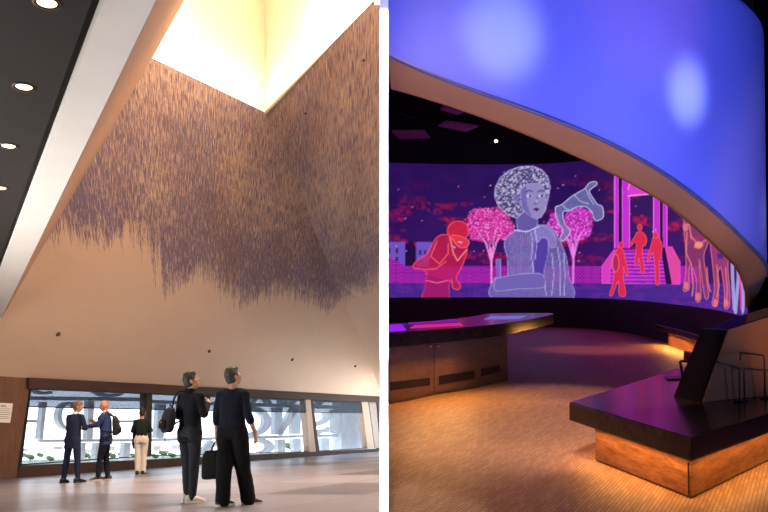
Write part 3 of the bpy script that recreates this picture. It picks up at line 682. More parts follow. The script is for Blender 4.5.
MB().tube([(-.11, -.21, 1.22), (-.15, -.15, 1.40), (-.175, -.06, 1.515), (-.18, .03, 1.525), (-.17, .115, 1.45), (-.15, .15, 1.30), (-.17, .10, 1.12), (-.19, -.02, 1.0), (-.17, -.18, .92)], .016, 8).build('strap', bagd, bk, smooth=True)
MB().tube([(-.06, -.34, .83), (-.055, -.35, .70), (-.05, -.345, .57)], .008, 6).build('loose_strap', bagd, bk, smooth=True)
MB().tube([(-.14, -.235, 1.23), (-.12, -.25, 1.28), (-.09, -.25, 1.28), (-.07, -.235, 1.23)], .008, 6).build('grab_handle', bagd, bk, smooth=True)
MB().box((-.06, -.425, .98), (.03, .012, .03)).build('tag', redp, bk)
b2_ = in_person(p2, 'backpack', 'dark backpack worn by the bald man in the blue blazer', 'bag')
bd = MB(); bd.rings([(0, -.20, .98, .10, .05), (0, -.22, 1.02, .145, .08), (0, -.22, 1.16, .15, .085), (0, -.20, 1.32, .14, .075), (0, -.17, 1.42, .08, .04)], 24); fused('bag_body', bd, bagm, b2_, .012, 3, .004, 2)
fp = MB(); fp.rings([(0, -.29, 1.03, .09, .03), (0, -.30, 1.08, .11, .035), (0, -.295, 1.18, .10, .03)], 20); fused('front_pocket', fp, bagd, b2_, .010, 2)
for s_ in (-1, 1): MB().tube([(.09 * s_, -.14, 1.40), (.115 * s_, -.02, 1.515), (.125 * s_, .08, 1.49), (.13 * s_, .165, 1.38), (.14 * s_, .16, 1.2), (.185 * s_, .05, 1.08), (.14 * s_, -.15, 1.05)], .015, 8).build('strap', bagd, b2_, smooth=True)
tb = in_person(p5, 'tote_bag', 'black tote bag hanging from the left hand of the man in the navy sweater', 'bag')
hx, hy, hz_ = J5['wrL'] + V3(-.005, .01, -.105)
td = MB(); td.rings([(hx - .02, hy, .335, .165, .045, 8), (hx - .02, hy, .37, .175, .062, 8), (hx - .02, hy, .50, .175, .066, 8), (hx - .015, hy, .64, .165, .055, 8), (hx - .01, hy, .705, .145, .030, 8)], 28); fused('bag_body', td, bagd, tb, .012, 2, .008, 4)
for s_ in (-1, 1): MB().tube([(hx - .075, hy + .022 * s_, .68), (hx - .05, hy + .018 * s_, .75), (hx - .012, hy + .004 * s_, hz_ + .014), (hx + .03, hy + .018 * s_, .75), (hx + .055, hy + .022 * s_, .68)], .007, 6).build('handle', bagd, tb, smooth=True)
cj = in_person(p3, 'folded_jacket', 'dark jacket draped over the arm of the person in off white trousers', 'jacket')
cm = MB(); cm.rings([(-.22, .15, .70, .03, .09), (-.225, .15, .80, .045, .11), (-.215, .15, .98, .05, .115), (-.205, .15, 1.10, .06, .11), (-.20, .15, 1.17, .045, .09)], 20); fused('jacket_cloth', cm, blk, cj, .012, 2, .012, 7)
cj2 = MB().cap((-.20, .06, 1.14), (-.20, .24, 1.13), .02, .02).build('collar_fold', blk, cj, smooth=True)
SHP = Vector((-.175, 0, 1.5)); bk.matrix_world = p4.matrix_world @ Matrix.Translation(SHP) @ Matrix.Rotation(math.radians(-20), 4, 'Z') @ Matrix.Scale(.80, 4) @ Matrix.Translation(-SHP)
ph = in_person(p4, 'phone', 'small dark phone in the raised hand of the man in the black jacket', 'phone')
wr = J4['wrR'] + nz(J4['wrR'] - J4['elR']) * .10; MB().box(wr + V3(-.03, .012, .03), (.010, .07, .14)).build('phone_body', M['black_metal'], ph, bevel=.003); MB().box(wr + V3(-.036, .012, .03), (.002, .062, .128)).build('display', plain('dark_display', (.02, .02, .03), .1), ph)

# ================================================================== RIGHT: THE EXHIBITION HALL
M['floor_r'] = parquet()
M['bench_top'] = wood('ebony_top', (.022, .012, .012), (.040, .022, .018), .2, (1.2, 6, 6), 2.0, coat=.1)
M['bench_top'].node_tree.nodes['Principled BSDF'].inputs['Specular IOR Level'].default_value = .25
M['bench_wood'] = wood('walnut_veneer', (.13, .052, .02), (.38, .18, .08), .4, (1.5, 1.5, 9), 2.2)
M['counter_wood'] = wood('brown_veneer', (.13, .075, .040), (.20, .115, .06), .45, (1.5, 1.5, 6), 1.6)
M['copper'] = plain('copper_lacquer', (.32, .12, .03), .5, .0, spec=.12, var=.08, scale=2)
M['rim'] = plain('brown_rim', (.40, .20, .075), .5, .0, var=.05, scale=1)
M['drum'] = plain('satin_fabric', (.24, .30, .86), .42, var=.02, scale=1.2, spec=.6)
M['hall_black'] = plain('hall_black', (.010, .009, .012), .7, spec=.2)
M['plinth'] = plain('dark_plinth', (.020, .012, .018), .6)
M['grille'] = plain('black_grille', (.012, .008, .006), .6)
M['loop'] = plain('dark_steel', (.03, .025, .022), .3, .8)
M['brass'] = plain('bronze_steel', (.08, .045, .022), .4, .6)

# ---- floor and shell
fm = MB(); fm.prism([(.015, -4.2, 0), (15, -4.2, 0), (15, 31, 0), (.015, 31, 0)], (0, 0, -.2))
struct(fm.build('floor_hall', M['floor_r'], M=MH), 'honey brown parquet floor of the dark hall')
slab('wall_east', [(15, -4.2, 0), (15, 31, 0), (15, 31, 8), (15, -4.2, 8)], (.2, 0, 0), M['hall_black'], MH)
slab('wall_back', [(.015, 31, -.2), (15, 31, -.2), (15, 31, 8), (.015, 31, 8)], (0, .2, 0), M['hall_black'], MH)
slab('ceiling_hall', [(.015, -4.2, 7.2), (15, -4.2, 7.2), (15, 31, 7.2), (.015, 31, 7.2)], (0, 0, .2), M['hall_black'], MH, 'black ceiling high above the dark hall')

# ---- curved screen
def catmull(P, n):
    P = [np.array(p, float) for p in P]; P = [2 * P[0] - P[1]] + P + [2 * P[-1] - P[-2]]; out = []
    for i in range(1, len(P) - 2):
        for t in np.linspace(0, 1, n, endpoint=False):
            a, b, c, d = P[i - 1:i + 3]
            out.append(.5 * (2 * b + (c - a) * t + (2 * a - 5 * b + 4 * c - d) * t * t + (3 * b - a - 3 * c + d) * t ** 3))
    return out + [P[-2]]
plan = [((u - 384) / F * D, D) for u, D in ((387.9, 26.0), (440, 26.3), (500, 26.4), (555, 26.1), (600, 24.9), (640, 22.4), (680, 18.8), (711, 16.2), (732, 14.3), (747, 12.9))]
plan = catmull(plan, 40); arcl = np.concatenate([[0], np.cumsum([np.linalg.norm(plan[i + 1] - plan[i]) for i in range(len(plan) - 1)])])
NS, NV = 560, 190
ss = np.linspace(0, arcl[-1], NS); px_ = np.interp(ss, arcl, [p[0] for p in plan]); py_ = np.interp(ss, arcl, [p[1] for p in plan])
# equalise the spacing as seen across the hall so that fine drawing keeps its detail
SB, ST = .965, 5.36
zz = np.linspace(SB, ST, NV)
GX, GZ = np.meshgrid(np.arange(NS), zz, indexing='ij'); PT3 = np.stack([px_[GX], py_[GX], GZ], -1)
PU, PV = rproj(PT3)
# the picture shown on the screen, drawn as a flat picture U x V
SS = 4; X0, Y0, XW, YH = 384, 40, 384, 290
gx, gy = np.meshgrid((np.arange(XW * SS) + .5) / SS + X0, (np.arange(YH * SS) + .5) / SS + Y0)
def vnoise(x, y, seed=0):
    r = np.random.default_rng(seed).random((64, 64)); xi = np.floor(x).astype(int); yi = np.floor(y).astype(int); fx = x - xi; fy = y - yi
    fx = fx * fx * (3 - 2 * fx); fy = fy * fy * (3 - 2 * fy); g = lambda a, b: r[a % 64, b % 64]
    return (g(xi, yi) * (1 - fx) + g(xi + 1, yi) * fx) * (1 - fy) + (g(xi, yi + 1) * (1 - fx) + g(xi + 1, yi + 1) * fx) * fy
def fbm(x, y, o=4, seed=0): return sum(vnoise(x * 2 ** k, y * 2 ** k, seed + k) / 2 ** k for k in range(o)) / sum(1 / 2 ** k for k in range(o))
IMG = np.zeros(gx.shape + (3,))
lin = lambda *c: np.array(srgb(*c))
IMG[:] = lin(37, 12, 82)
IMG *= (.75 + .6 * fbm(gx / 14, gy / 9, 4, 3))[..., None]
IMG[:] = IMG + np.clip((gy - 190) / 90, 0, 1)[..., None] * lin(40, 6, 50)
def blend(mask, c, a=1.0):
    k = np.clip(mask * a, 0, 1)[..., None]; IMG[:] = IMG * (1 - k) + (c if isinstance(c, np.ndarray) and c.ndim == 3 else np.asarray(c)) * k
cl = fbm(gx / 30 + gy / 60, gy / 11 - gx / 90, 5, 11); band = np.exp(-((gy - 228 + (gx - 560) * .06) / 30) ** 2)
fine = fbm(gx / 3, gy / 3, 2, 30)
blend(np.clip((cl - .50) * 9, 0, 1) * band * np.clip((fine - .3) * 3, 0, 1), lin(190, 22, 62), .85)
blend((np.random.default_rng(5).random(gx.shape) > .9992) & (gy < 260), lin(120, 80, 190), .9)
def sel(x0, y0, x1, y1):
    a, b = max(0, int((y0 - Y0) * SS)), min(gx.shape[0], int((y1 - Y0) * SS) + 1); c, d = max(0, int((x0 - X0) * SS)), min(gx.shape[1], int((x1 - X0) * SS) + 1)
    return slice(a, max(a, b)), slice(c, max(c, d))
def poly(pts, c, a=1.0, tex=None, line=None, lw=.5, la=.9, smooth=True):
    P = np.array(pts, float)
    if smooth and len(P) > 4: P = np.array(catmull(list(P) + [P[0]], 6))[:-1]
    sl = sel(P[:, 0].min() - 2, P[:, 1].min() - 2, P[:, 0].max() + 2, P[:, 1].max() + 2); x, y = gx[sl], gy[sl]
    ins = np.zeros(x.shape, bool)
    for i in range(len(P)):
        (x0, y0), (x1, y1) = P[i], P[(i + 1) % len(P)]
        if y0 != y1: ins ^= ((y0 > y) != (y1 > y)) & (x < (x1 - x0) * (y - y0) / (y1 - y0) + x0)
    k = ins * a
    if tex is not None: k = k * tex[sl]
    IMG[sl] = IMG[sl] * (1 - k[..., None]) + np.asarray(c) * k[..., None]
    if line is not None: strk(list(P) + [P[0]], line, lw, la)
def strk(pts, c, w=.5, a=1.0, dots=0):
    P = np.array(pts, float); sl = sel(P[:, 0].min() - 3, P[:, 1].min() - 3, P[:, 0].max() + 3, P[:, 1].max() + 3); x, y = gx[sl], gy[sl]
    if x.size == 0: return
    d = np.full(x.shape, 1e9)
    for (x0, y0), (x1, y1) in zip(P[:-1], P[1:]):
        l = (x1 - x0) ** 2 + (y1 - y0) ** 2 + 1e-9; t = np.clip(((x - x0) * (x1 - x0) + (y - y0) * (y1 - y0)) / l, 0, 1)
        d = np.minimum(d, np.hypot(x - x0 - t * (x1 - x0), y - y0 - t * (y1 - y0)))
    k = np.clip((w - d) * 3 + .5, 0, 1) * a
    if dots: k = k * (.35 + .65 * (np.sin(x * dots) * np.sin(y * dots) > 0))
    IMG[sl] = IMG[sl] * (1 - k[..., None]) + np.asarray(c) * k[..., None]
def el(cx, cy, rx, ry, n=26): return [(cx + rx * math.cos(t), cy + ry * math.sin(t)) for t in np.linspace(0, 2 * math.pi, n, endpoint=False)]
def Z(pts, ox, oy, k): return [(ox + x / k, oy + y / k) for x, y in pts]
lav, pink, mag, red, wht = lin(120, 95, 200), lin(235, 70, 200), lin(178, 34, 186), lin(222, 38, 66), lin(205, 195, 245)
# pale houses and brick wall
poly([(384, 242), (405, 242), (405, 270), (384, 270)], lin(108, 80, 190), 1, smooth=False)
poly([(405, 247), (409, 241), (412, 241), (416, 247), (416, 270), (405, 270)], lin(30, 10, 60), 1, smooth=False)
poly([(416, 242), (432, 242), (428, 270), (416, 270)], lin(112, 80, 190), 1, smooth=False)
for x, y in ((388, 248), (396, 248), (388, 257), (396, 257), (419, 250), (424, 250)): poly([(x, y), (x + 2.2, y), (x + 2.2, y + 5), (x, y + 5)], lin(40, 20, 90), .9, smooth=False)
wallm = ((gy > 266) & (gy < 283.5) & (gx < 700)) | ((gx < 410) & (gy > 254 + np.floor((gx - 384) / 4) * 2.4) & (gy < 283.5))
row = np.floor((gy - 250) / 2.05); brick = (((gy - 250) % 2.05) > .5) & (((gx + row * 1.7) % 3.4) > .55)
blend(wallm, lin(70, 12, 105)); blend(wallm & brick, lin(188, 40, 190), .95)
# ground band of small paving blocks
grd = gy >= 283.5; row = np.floor((gy - 283.5) / 1.5); pav = (((gy - 283.5) % 1.5) > .4) & (((gx + row * 1.3) % 2.6) > .5)
blend(grd, lin(50, 22, 110)); blend(grd & pav, lin(86, 50, 160), .8)
blend(grd & (fbm(gx / 9, gy / 3, 3, 77) > .56), lin(120, 40, 170), .3)
# trees
def tree_pic(tx, yb, yt, crowns, c1, c2):
    for cx, cy, rx, ry in crowns:
        leaf = np.clip((fbm(gx / 1.6, gy / 1.6, 3, 50) - .36) * 6, 0, 1); wob = fbm(gx / 5, gy / 5, 3, 9)
        d = ((gx - cx) / rx) ** 2 + ((gy - cy) / ry) ** 2
        m = np.clip((1.05 - d + (wob - .5) * 1.1) * 6, 0, 1)
        blend(m, c1 * .55, .8); blend(m * leaf, c1, .95); blend(m * (fbm(gx / 1.1, gy / 1.1, 2, 81) > .66), c2, .9)
    strk([(tx, yb), (tx, (yb + yt) / 2), (tx - .5, yt)], c2, .9)
    for a, b in ((-8, -9), (7, -10), (-4, -15), (4, -16), (-12, -14), (11, -15)): strk([(tx, (yb + yt) / 2 - 3), (tx + a * .5, yt + b * .4), (tx + a, yt + b)], c2, .45, .9)
tree_pic(491.3, 283, 248, [(490, 224, 23, 18), (478, 230, 13, 10), (502, 228, 13, 12)], lin(214, 52, 160), lin(250, 140, 225))
tree_pic(573.3, 283, 244, [(555, 226, 8, 12), (579, 222, 15, 15), (573, 232, 16, 10)], lin(200, 50, 190), lin(245, 130, 240))
# portico, steps
for x0, x1, yt in ((614.6, 618.6, 120), (622, 629.5, 120), (653.6, 659.8, 160), (662.4, 667, 160)):
    poly([(x0, yt), (x1, yt), (x1, 248), (x0, 248)], lin(196, 44, 206), 1, smooth=False); strk([(x0, yt), (x0, 248)], lin(245, 110, 245), .5); strk([(x1, yt), (x1, 248)], lin(245, 110, 245), .4)
poly([(618.6, 120), (622, 120), (622, 248), (618.6, 248)], lin(24, 6, 50), 1, smooth=False)
poly([(659.8, 150), (662.4, 150), (663, 260), (659.8, 250)], lin(20, 5, 40), 1, smooth=False)
poly([(628, 196), (628, 150), (660, 150), (660, 193)], lin(214, 60, 205), 1, smooth=False)
strk(arc(641, 193, 13, 19, 10, 170), lin(250, 130, 235), .6); strk([(628, 196), (660, 193)], lin(250, 140, 240), .7)
poly([(613, 250), (664, 249), (674, 284), (603, 284)], lin(176, 36, 188), 1, smooth=False)
for k in range(9):
    y = 252.5 + k * 3.7; strk([(613 - k * 1.1, y), (665 + k * 1.1, y)], lin(100, 14, 130), .55); strk([(613 - k * 1.1, y + 1), (665 + k * 1.1, y + 1)], lin(240, 90, 235), .3)
poly([(614, 250), (619, 250), (610, 268), (610, 283), (602, 283), (602, 266)], lin(214, 60, 190), 1, line=pink, smooth=False)
poly([(665, 247), (672, 247), (680, 262), (680, 284), (671, 284), (668, 262)], lin(222, 70, 160), 1, line=pink, smooth=False)
poly([(661, 248), (665, 247), (672, 284), (666, 284)], lin(24, 6, 50), 1, smooth=False)
# small drifting flecks
for i in range(46):
    x, y = RNG.uniform(395, 690), RNG.uniform(172, 262); poly(el(x, y, .7, .5, 8), lin(240, 120, 190) if i % 3 else wht, .9, smooth=False)
# red walking figures on and before the steps
def red_person(hx, hy, pts, line=lin(255, 100, 100)):
    poly(pts, red, .95, line=line, lw=.3, la=.7); poly(el(hx, hy, 2.3, 3.1), red, 1, line=line, lw=.3, la=.7)
red_person(621.3, 245, Z([(140, 300), (152, 315), (157, 340), (165, 375), (160, 385), (152, 360), (152, 395), (158, 440), (140, 440), (138, 400), (125, 430), (120, 442), (112, 440), (122, 405), (125, 375), (118, 360), (122, 335), (132, 315)], 570, 140, 2.843))
poly(Z(el(130, 350, 9, 25), 570, 140, 2.843), lin(150, 40, 90), .8, line=lin(255, 120, 130), lw=.3)
red_person(639.8, 227.5, Z([(190, 262), (206, 262), (218, 280), (214, 300), (208, 300), (206, 325), (212, 375), (202, 375), (196, 335), (192, 355), (184, 355), (188, 310), (186, 290), (172, 302), (168, 298), (182, 278)], 570, 140, 2.843))
red_person(655.5, 235, Z([(236, 278), (252, 278), (262, 300), (258, 335), (254, 345), (254, 405), (244, 405), (240, 345), (234, 320), (224, 345), (220, 340), (230, 300)], 570, 140, 2.843))
# leaning man in red
pts = Z([(250, 214), (215, 218), (190, 245), (165, 290), (125, 318), (110, 345), (150, 352), (165, 372), (158, 420), (150, 470), (245, 470), (250, 420), (262, 392), (268, 425), (290, 430), (296, 412), (280, 385), (300, 345), (322, 285), (318, 255), (290, 262)], 385, 180, 3.933)
tx = .55 + .45 * fbm(gx / 2, gy / 2, 3, 21)
poly(pts, lin(190, 28, 72), .95, tex=tx, line=lin(255, 80, 90), lw=.45)
poly(Z([(165, 372), (250, 400), (250, 420), (245, 470), (150, 470)], 385, 180, 3.933), lin(150, 24, 110), .7)
poly(Z(el(288, 200, 42, 38), 385, 180, 3.933), lin(214, 34, 60), 1, tex=tx, line=lin(255, 90, 90), lw=.4)
poly(Z([(262, 215), (300, 222), (330, 240), (322, 262), (295, 265), (275, 245)], 385, 180, 3.933), lin(228, 48, 74), 1, line=lin(255, 120, 110), lw=.3)
strk(Z([(255, 225), (270, 290), (285, 318), (320, 275)], 385, 180, 3.933), lin(255, 130, 130), .6); strk(Z([(205, 240), (180, 300), (215, 330), (248, 290), (250, 250)], 385, 180, 3.933), lin(255, 90, 100), .5)
strk(Z([(160, 395), (205, 405), (250, 395)], 385, 180, 3.933), lin(255, 90, 130), .5); strk(Z([(150, 352), (200, 350), (240, 320)], 385, 180, 3.933), lin(255, 90, 100), .4)
strk(Z([(290, 243), (302, 246)], 385, 180, 3.933), wht, .5); strk(Z([(270, 262), (275, 266)], 385, 180, 3.933), wht, .5)
# tumbling figure
zz2 = lambda p: Z(p, 545, 160, 3.41)
poly(zz2([(36, 160), (60, 150), (90, 125), (118, 108), (135, 98), (152, 78), (172, 74), (176, 84), (152, 104), (160, 125), (178, 150), (195, 160), (198, 195), (172, 206), (160, 178), (140, 160), (110, 160), (84, 172), (62, 178), (66, 215), (86, 245), (62, 276), (52, 266), (62, 240), (46, 215), (36, 180)]), lin(112, 112, 176), .95, tex=.6 + .4 * fbm(gx / 1.5, gy / 1.5, 2, 5), line=wht, lw=.4)
strk(zz2([(60, 152), (70, 165), (84, 172)]), wht, .3); strk(zz2([(140, 100), (150, 125), (165, 150)]), wht, .3); strk(zz2([(100, 120), (120, 140), (150, 150)]), wht, .3)
# standing legs of a large group, at the far end
zz3 = lambda p: Z(p, 640, 180, 3.414)
ora, orl = lin(158, 62, 108), lin(228, 120, 126)
for off_ in (0,):
    poly(zz3([(148, 90), (180, 110), (215, 150), (238, 178), (232, 215), (218, 260), (226, 330), (234, 395), (222, 402), (212, 340), (202, 270), (208, 375), (205, 412), (190, 408), (192, 340), (172, 290), (166, 330), (168, 372), (148, 376), (156, 320), (156, 240), (150, 170)]), ora, .6, line=orl, lw=.35)
poly(zz3([(240, 200), (270, 205), (300, 250), (300, 300), (306, 380), (304, 432), (288, 436), (288, 380), (276, 300), (264, 330), (268, 395), (262, 428), (246, 424), (254, 370), (248, 290), (242, 240)]), lin(180, 70, 120), .6, line=orl, lw=.35)
poly(zz3([(262, 250), (288, 248), (284, 268), (266, 270)]), lin(70, 20, 150), .9)
for p in ([(172, 190), (200, 222), (232, 200)], [(186, 230), (200, 214), (216, 222)], [(150, 150), (168, 152), (176, 200)], [(176, 300), (182, 360), (178, 395)], [(228, 300), (232, 350), (240, 380)], [(160, 180), (158, 250), (176, 290)], [(262, 290), (270, 360), (262, 400)], [(292, 300), (298, 380), (294, 420)]): strk(zz3(p), orl, .7, .8)
poly(zz3(el(156, 162, 10, 14)), orl, .8); poly(zz3(el(200, 222, 14, 12)), lin(250, 150, 120), .8)
for x in (198, 258, 294, 158): poly(zz3(el(x, 398 if x < 250 else 420, 8, 14) if x != 158 else el(158, 362, 8, 14)), lin(240, 120, 120), .8)
for x0, x1 in ((314, 322), (334, 326), (346, 350), (358, 352)): strk(zz3([(x0, 255), (x0 + 2, 330), (x1, 440 if x0 < 330 else 452)]), lin(170, 165, 225), 1.6 if x0 < 340 else 1.0, .85)
strk(zz3([(340, 300), (345, 400), (345, 440)]), lin(230, 60, 140), .8)
# girl
zg = lambda p: Z(p, 470, 150, 3.2)
dots = .62 + .5 * (fbm(gx / .9, gy / .9, 2, 61) > .5)
poly(zg([(118, 276), (150, 256), (160, 246), (215, 240), (248, 242), (272, 262), (292, 300), (308, 345), (315, 400), (318, 480), (80, 480), (78, 412), (118, 405), (120, 350), (110, 305)]), lin(116, 102, 174), 1, tex=np.clip(dots, 0, 1), line=lin(176,164,226), lw=.3)
poly(zg([(84, 350), (97, 350), (98, 410), (86, 412)]), lin(120, 96, 195), 1, line=lin(176,164,226), lw=.22)
poly(zg([(205, 290), (222, 280), (248, 282), (250, 330), (238, 380), (232, 425), (205, 430), (204, 350)]), lin(82, 62, 160), 1, line=lin(160, 145, 225), lw=.3)
poly(zg([(80, 412), (150, 398), (225, 396), (240, 420), (232, 440), (150, 445), (82, 450)]), lin(112, 98, 176), 1, line=lin(176,164,226), lw=.28)
poly(zg([(204, 250), (238, 244), (268, 268), (276, 305), (258, 312), (246, 285), (228, 282), (214, 296)]), lin(138, 124, 196), 1, tex=np.clip(dots, 0, 1), line=lin(176,164,226), lw=.3)
for k in range(10): strk(zg([(130 + k * 8, 262 + (k % 3) * 4), (128 + k * 8, 300), (134 + k * 7, 345), (130 + k * 8, 395)]), lin(170, 155, 232), .3, .55, dots=4)
for p in ([(190, 245), (200, 290), (196, 345), (204, 390)], [(208, 250), (214, 300), (208, 350)], [(280, 310), (290, 380), (288, 465)], [(262, 330), (268, 400), (262, 465)], [(300, 330), (304, 400), (302, 465)], [(240, 430), (244, 465)]): strk(zg(p), lin(195, 185, 245), .4, .8)
poly(zg([(150, 180), (152, 250), (185, 258), (215, 242), (208, 205)]), lin(100, 86, 160), 1, line=lin(180, 170, 235), lw=.3)
strk(zg([(140, 256), (182, 262), (222, 244)]), wht, .5)
hair = zg([(150, 218), (118, 205), (92, 180), (80, 150), (82, 118), (98, 88), (125, 66), (160, 54), (200, 52), (230, 64), (248, 86), (256, 118), (250, 155), (240, 195), (225, 216), (205, 200), (180, 190)])
curl = fbm(gx / 1.3, gy / 1.3, 2, 71)
poly(hair, lin(70, 60, 118), 1); poly(hair, lin(198, 190, 224), .9, tex=np.clip((curl - .47) * 5, 0, 1)); strk(hair + hair[:1], lin(195, 182, 236), .55, .8, dots=4.5)
poly(zg([(160, 125), (178, 112), (205, 106), (230, 112), (240, 135), (242, 165), (238, 195), (225, 214), (212, 220), (195, 212), (178, 200), (164, 175)]), lin(146, 134, 188), 1, line=lin(160, 148, 220), lw=.35)
poly(zg([(164, 130), (180, 116), (182, 170), (196, 210), (180, 200), (166, 178)]), lin(104, 88, 170), .8)
for cx in (190, 228): poly(zg(el(cx, 147, 9, 4.5)), lin(215, 210, 250), .9); poly(zg(el(cx + 2, 147, 4, 4.4)), lin(36, 24, 80), 1); strk(zg([(cx - 11, 134), (cx, 129), (cx + 10, 133)]), lin(60, 44, 110), .55)
strk(zg([(214, 148), (219, 168), (212, 173), (205, 171)]), lin(70, 54, 130), .45); poly(zg(el(215, 164, 4, 7)), lin(178, 164, 225), .7)
poly(zg([(200, 189), (212, 184), (224, 189), (214, 197)]), lin(70, 34, 110), 1); poly(zg(el(150, 158, 7, 13)), lin(120, 104, 185), .9)
# sample the picture at every point of the screen
fx = np.clip((PU - X0) * SS - .5, 0, IMG.shape[1] - 2); fy = np.clip((PV - Y0) * SS - .5, 0, IMG.shape[0] - 2)
IB = IMG  # box blur over one screen cell
kb = 3; IB = sum(np.roll(np.roll(IMG, i, 0), j, 1) for i in (-1, 0, 1) for j in (-1, 0, 1)) / 9
col = IB[np.round(fy).astype(int), np.round(fx).astype(int)]
me = bpy.data.meshes.new('picture'); sbase = np.array([4.0, 26.0, SB])
V = (PT3 - sbase).reshape(-1, 3); ii, jj = np.meshgrid(np.arange(NS - 1), np.arange(NV - 1), indexing='ij')
k0 = (ii * NV + jj).ravel(); FC = np.stack([k0, k0 + NV, k0 + NV + 1, k0 + 1], -1)
me.from_pydata(V.tolist(), [], FC.tolist()); me.update()
at = me.attributes.new('picture', 'FLOAT_COLOR', 'POINT'); at.data.foreach_set('color', np.concatenate([col.reshape(-1, 3), np.ones((NS * NV, 1))], 1).astype(np.float32).ravel())
ms, nt, b = new_mat('screen_picture'); an = nt.nodes.new('ShaderNodeAttribute'); an.attribute_name = 'picture'
nt.links.new(an.outputs['Color'], b.inputs['Emission Color']); b.inputs['Emission Strength'].default_value = 1.0; b.inputs['Base Color'].default_value = (.01, .01, .01, 1); b.inputs['Roughness'].default_value = .6
scr = thing('curved_screen', 'long curved video wall glowing purple with drawn figures', 'screen', sbase, MH)
po = bpy.data.objects.new('picture', me); COL.objects.link(po); finish(po, ms, scr, MH, sbase, True)
hb = MB(); off = []
dx = np.gradient(px_); dy = np.gradient(py_); nn_ = np.stack([-dy, dx], -1); nn_ /= np.linalg.norm(nn_, axis=1)[:, None]
if nn_[0] @ np.array([0, 1]) < 0: nn_ = -nn_
idx = list(range(0, NS, 8)) + [NS - 1]
def wallstrip(z0, z1, o0, o1, sel_=idx):
    m = MB(); m.loft([[(px_[i] + nn_[i, 0] * o0, py_[i] + nn_[i, 1] * o0, z0), (px_[i] + nn_[i, 0] * o1, py_[i] + nn_[i, 1] * o1, z0), (px_[i] + nn_[i, 0] * o1, py_[i] + nn_[i, 1] * o1, z1), (px_[i] + nn_[i, 0] * o0, py_[i] + nn_[i, 1] * o0, z1)] for i in sel_]); return m
wallstrip(SB, ST, .02, .12).build('housing', M['hall_black'], scr)
struct(wallstrip(0, SB - .01, -.03, .15).build('wall_plinth', M['plinth'], M=MH), 'dark plinth wall under the curved screen')
struct(wallstrip(ST + .01, 7.19, .0, .15).build('wall_over_screen', M['hall_black'], M=MH))

# ---- blue drum hanging over the hall
CX, CY, RO, RI, RB = .7, 11.0, 4.12, 3.95, 3.88
def curve_fit(px, r, lo=750, deg=4):
    th = np.radians(np.linspace(-9.35 if r > 4.0 else -9.75, 64, 300)); P = np.stack([CX + r * np.sin(th), CY - r * np.cos(th)], -1); u = 384 + F * P[:, 0] / P[:, 1]
    xs, ys = zip(*px); k = (u >= min(xs) - 1) & (u <= lo); v = np.interp(u[k], xs, ys)
    d = rray(u[k], v) if False else None
    h = []
    for uu, vv, D in zip(u[k], v, P[k][:, 1]): dd = rray(uu, vv); h.append(EYER + D * dd[2] / dd[1])
    return np.polyfit(th[k], h, deg), th[k][-1]
B1 = [(387, 55.4), (430.5, 70.7), (481, 90), (531.6, 109.7), (582, 130), (608.7, 140), (622.5, 146.5), (658, 165.5), (700, 197), (728, 222.7), (753, 247), (762, 257)]
B2 = [(387, 87.2), (430.5, 98.5), (481, 116), (531.6, 136.4), (570, 150.5), (605, 166.4), (640, 185.7), (682.6, 212), (710.7, 231.5), (732, 252.6), (746, 277), (749, 290)]
p1, e1 = curve_fit(B1, RO, 757); p2, e2 = curve_fit(B2, RI, 747)
def hgt(p, th, e, lo):
    t = min(th, e); h = np.polyval(p, t)
    if th > e: h += np.polyval(np.polyder(p), e) * (th - e)
    return max(lo, h)
ths = np.radians(np.linspace(-9.3, 67, 140))
def ptc(r, th, z): return (CX + r * math.sin(th), CY - r * math.cos(th), z)
TOPZ = 4.52
def topz(th): return TOPZ - .0 * th
ZL = .35
drum = thing('canopy_drum', 'huge curved glowing blue canopy with brown lower rim over the hall', 'canopy', (CX, CY - RO, 3), MH)
def shell(fn, name, mat):
    m = MB(); m.loft([fn(t) for t in ths], closed=False, caps=False); return m.build(name, mat, drum, smooth=True)
def outer(t):
    zb, zt_ = hgt(p1, t, e1, ZL + .3), topz(t); r = []
    for k in np.linspace(0, 1, 12): r.append(ptc(RO, t, zb + (zt_ - .12 - zb) * k))
    for a in (20, 45, 70, 90): r.append(ptc(RO - .12 * (1 - math.cos(math.radians(a))), t, zt_ - .12 + .12 * math.sin(math.radians(a))))
    r.append(ptc(RB, t, zt_)); return r
shell(outer, 'blue_skin', M['drum'])
def lip(t):
    zb = hgt(p1, t, e1, ZL + .3); return [ptc(RO, t, zb), ptc(RO + .02, t, zb - .005), ptc(RO + .02, t, zb - .03), ptc(RO - .01, t, zb - .035)]
shell(lip, 'edge_bead', plain('blue_edge', (.10, .11, .22), .4))
def rimf(t):
    zb = hgt(p1, t, e1, ZL + .3) - .03; z2 = min(hgt(p2, t, e2, ZL), zb - .12); return [ptc(RO - .005, t, zb), ptc(RI, t, z2), ptc(RI - .06, t, z2), ptc(RB, t, z2 + .08)]
shell(rimf, 'rim', M['rim'])
def inner(t):
    z2 = min(hgt(p2, t, e2, ZL), hgt(p1, t, e1, ZL + .3) - .15) + .08; return [ptc(RB, t, z2), ptc(RB, t, topz(t))]
shell(inner, 'lining', M['hall_black'])
em = MB()
for t in (ths[0], ths[-1]):
    em.add(outer(t) + [ptc(RB, t, hgt(p2, t, e2, ZL) + .08), ptc(RI, t, hgt(p2, t, e2, ZL))], [tuple(range(19))])
em.build('end_cap', M['hall_black'], drum)

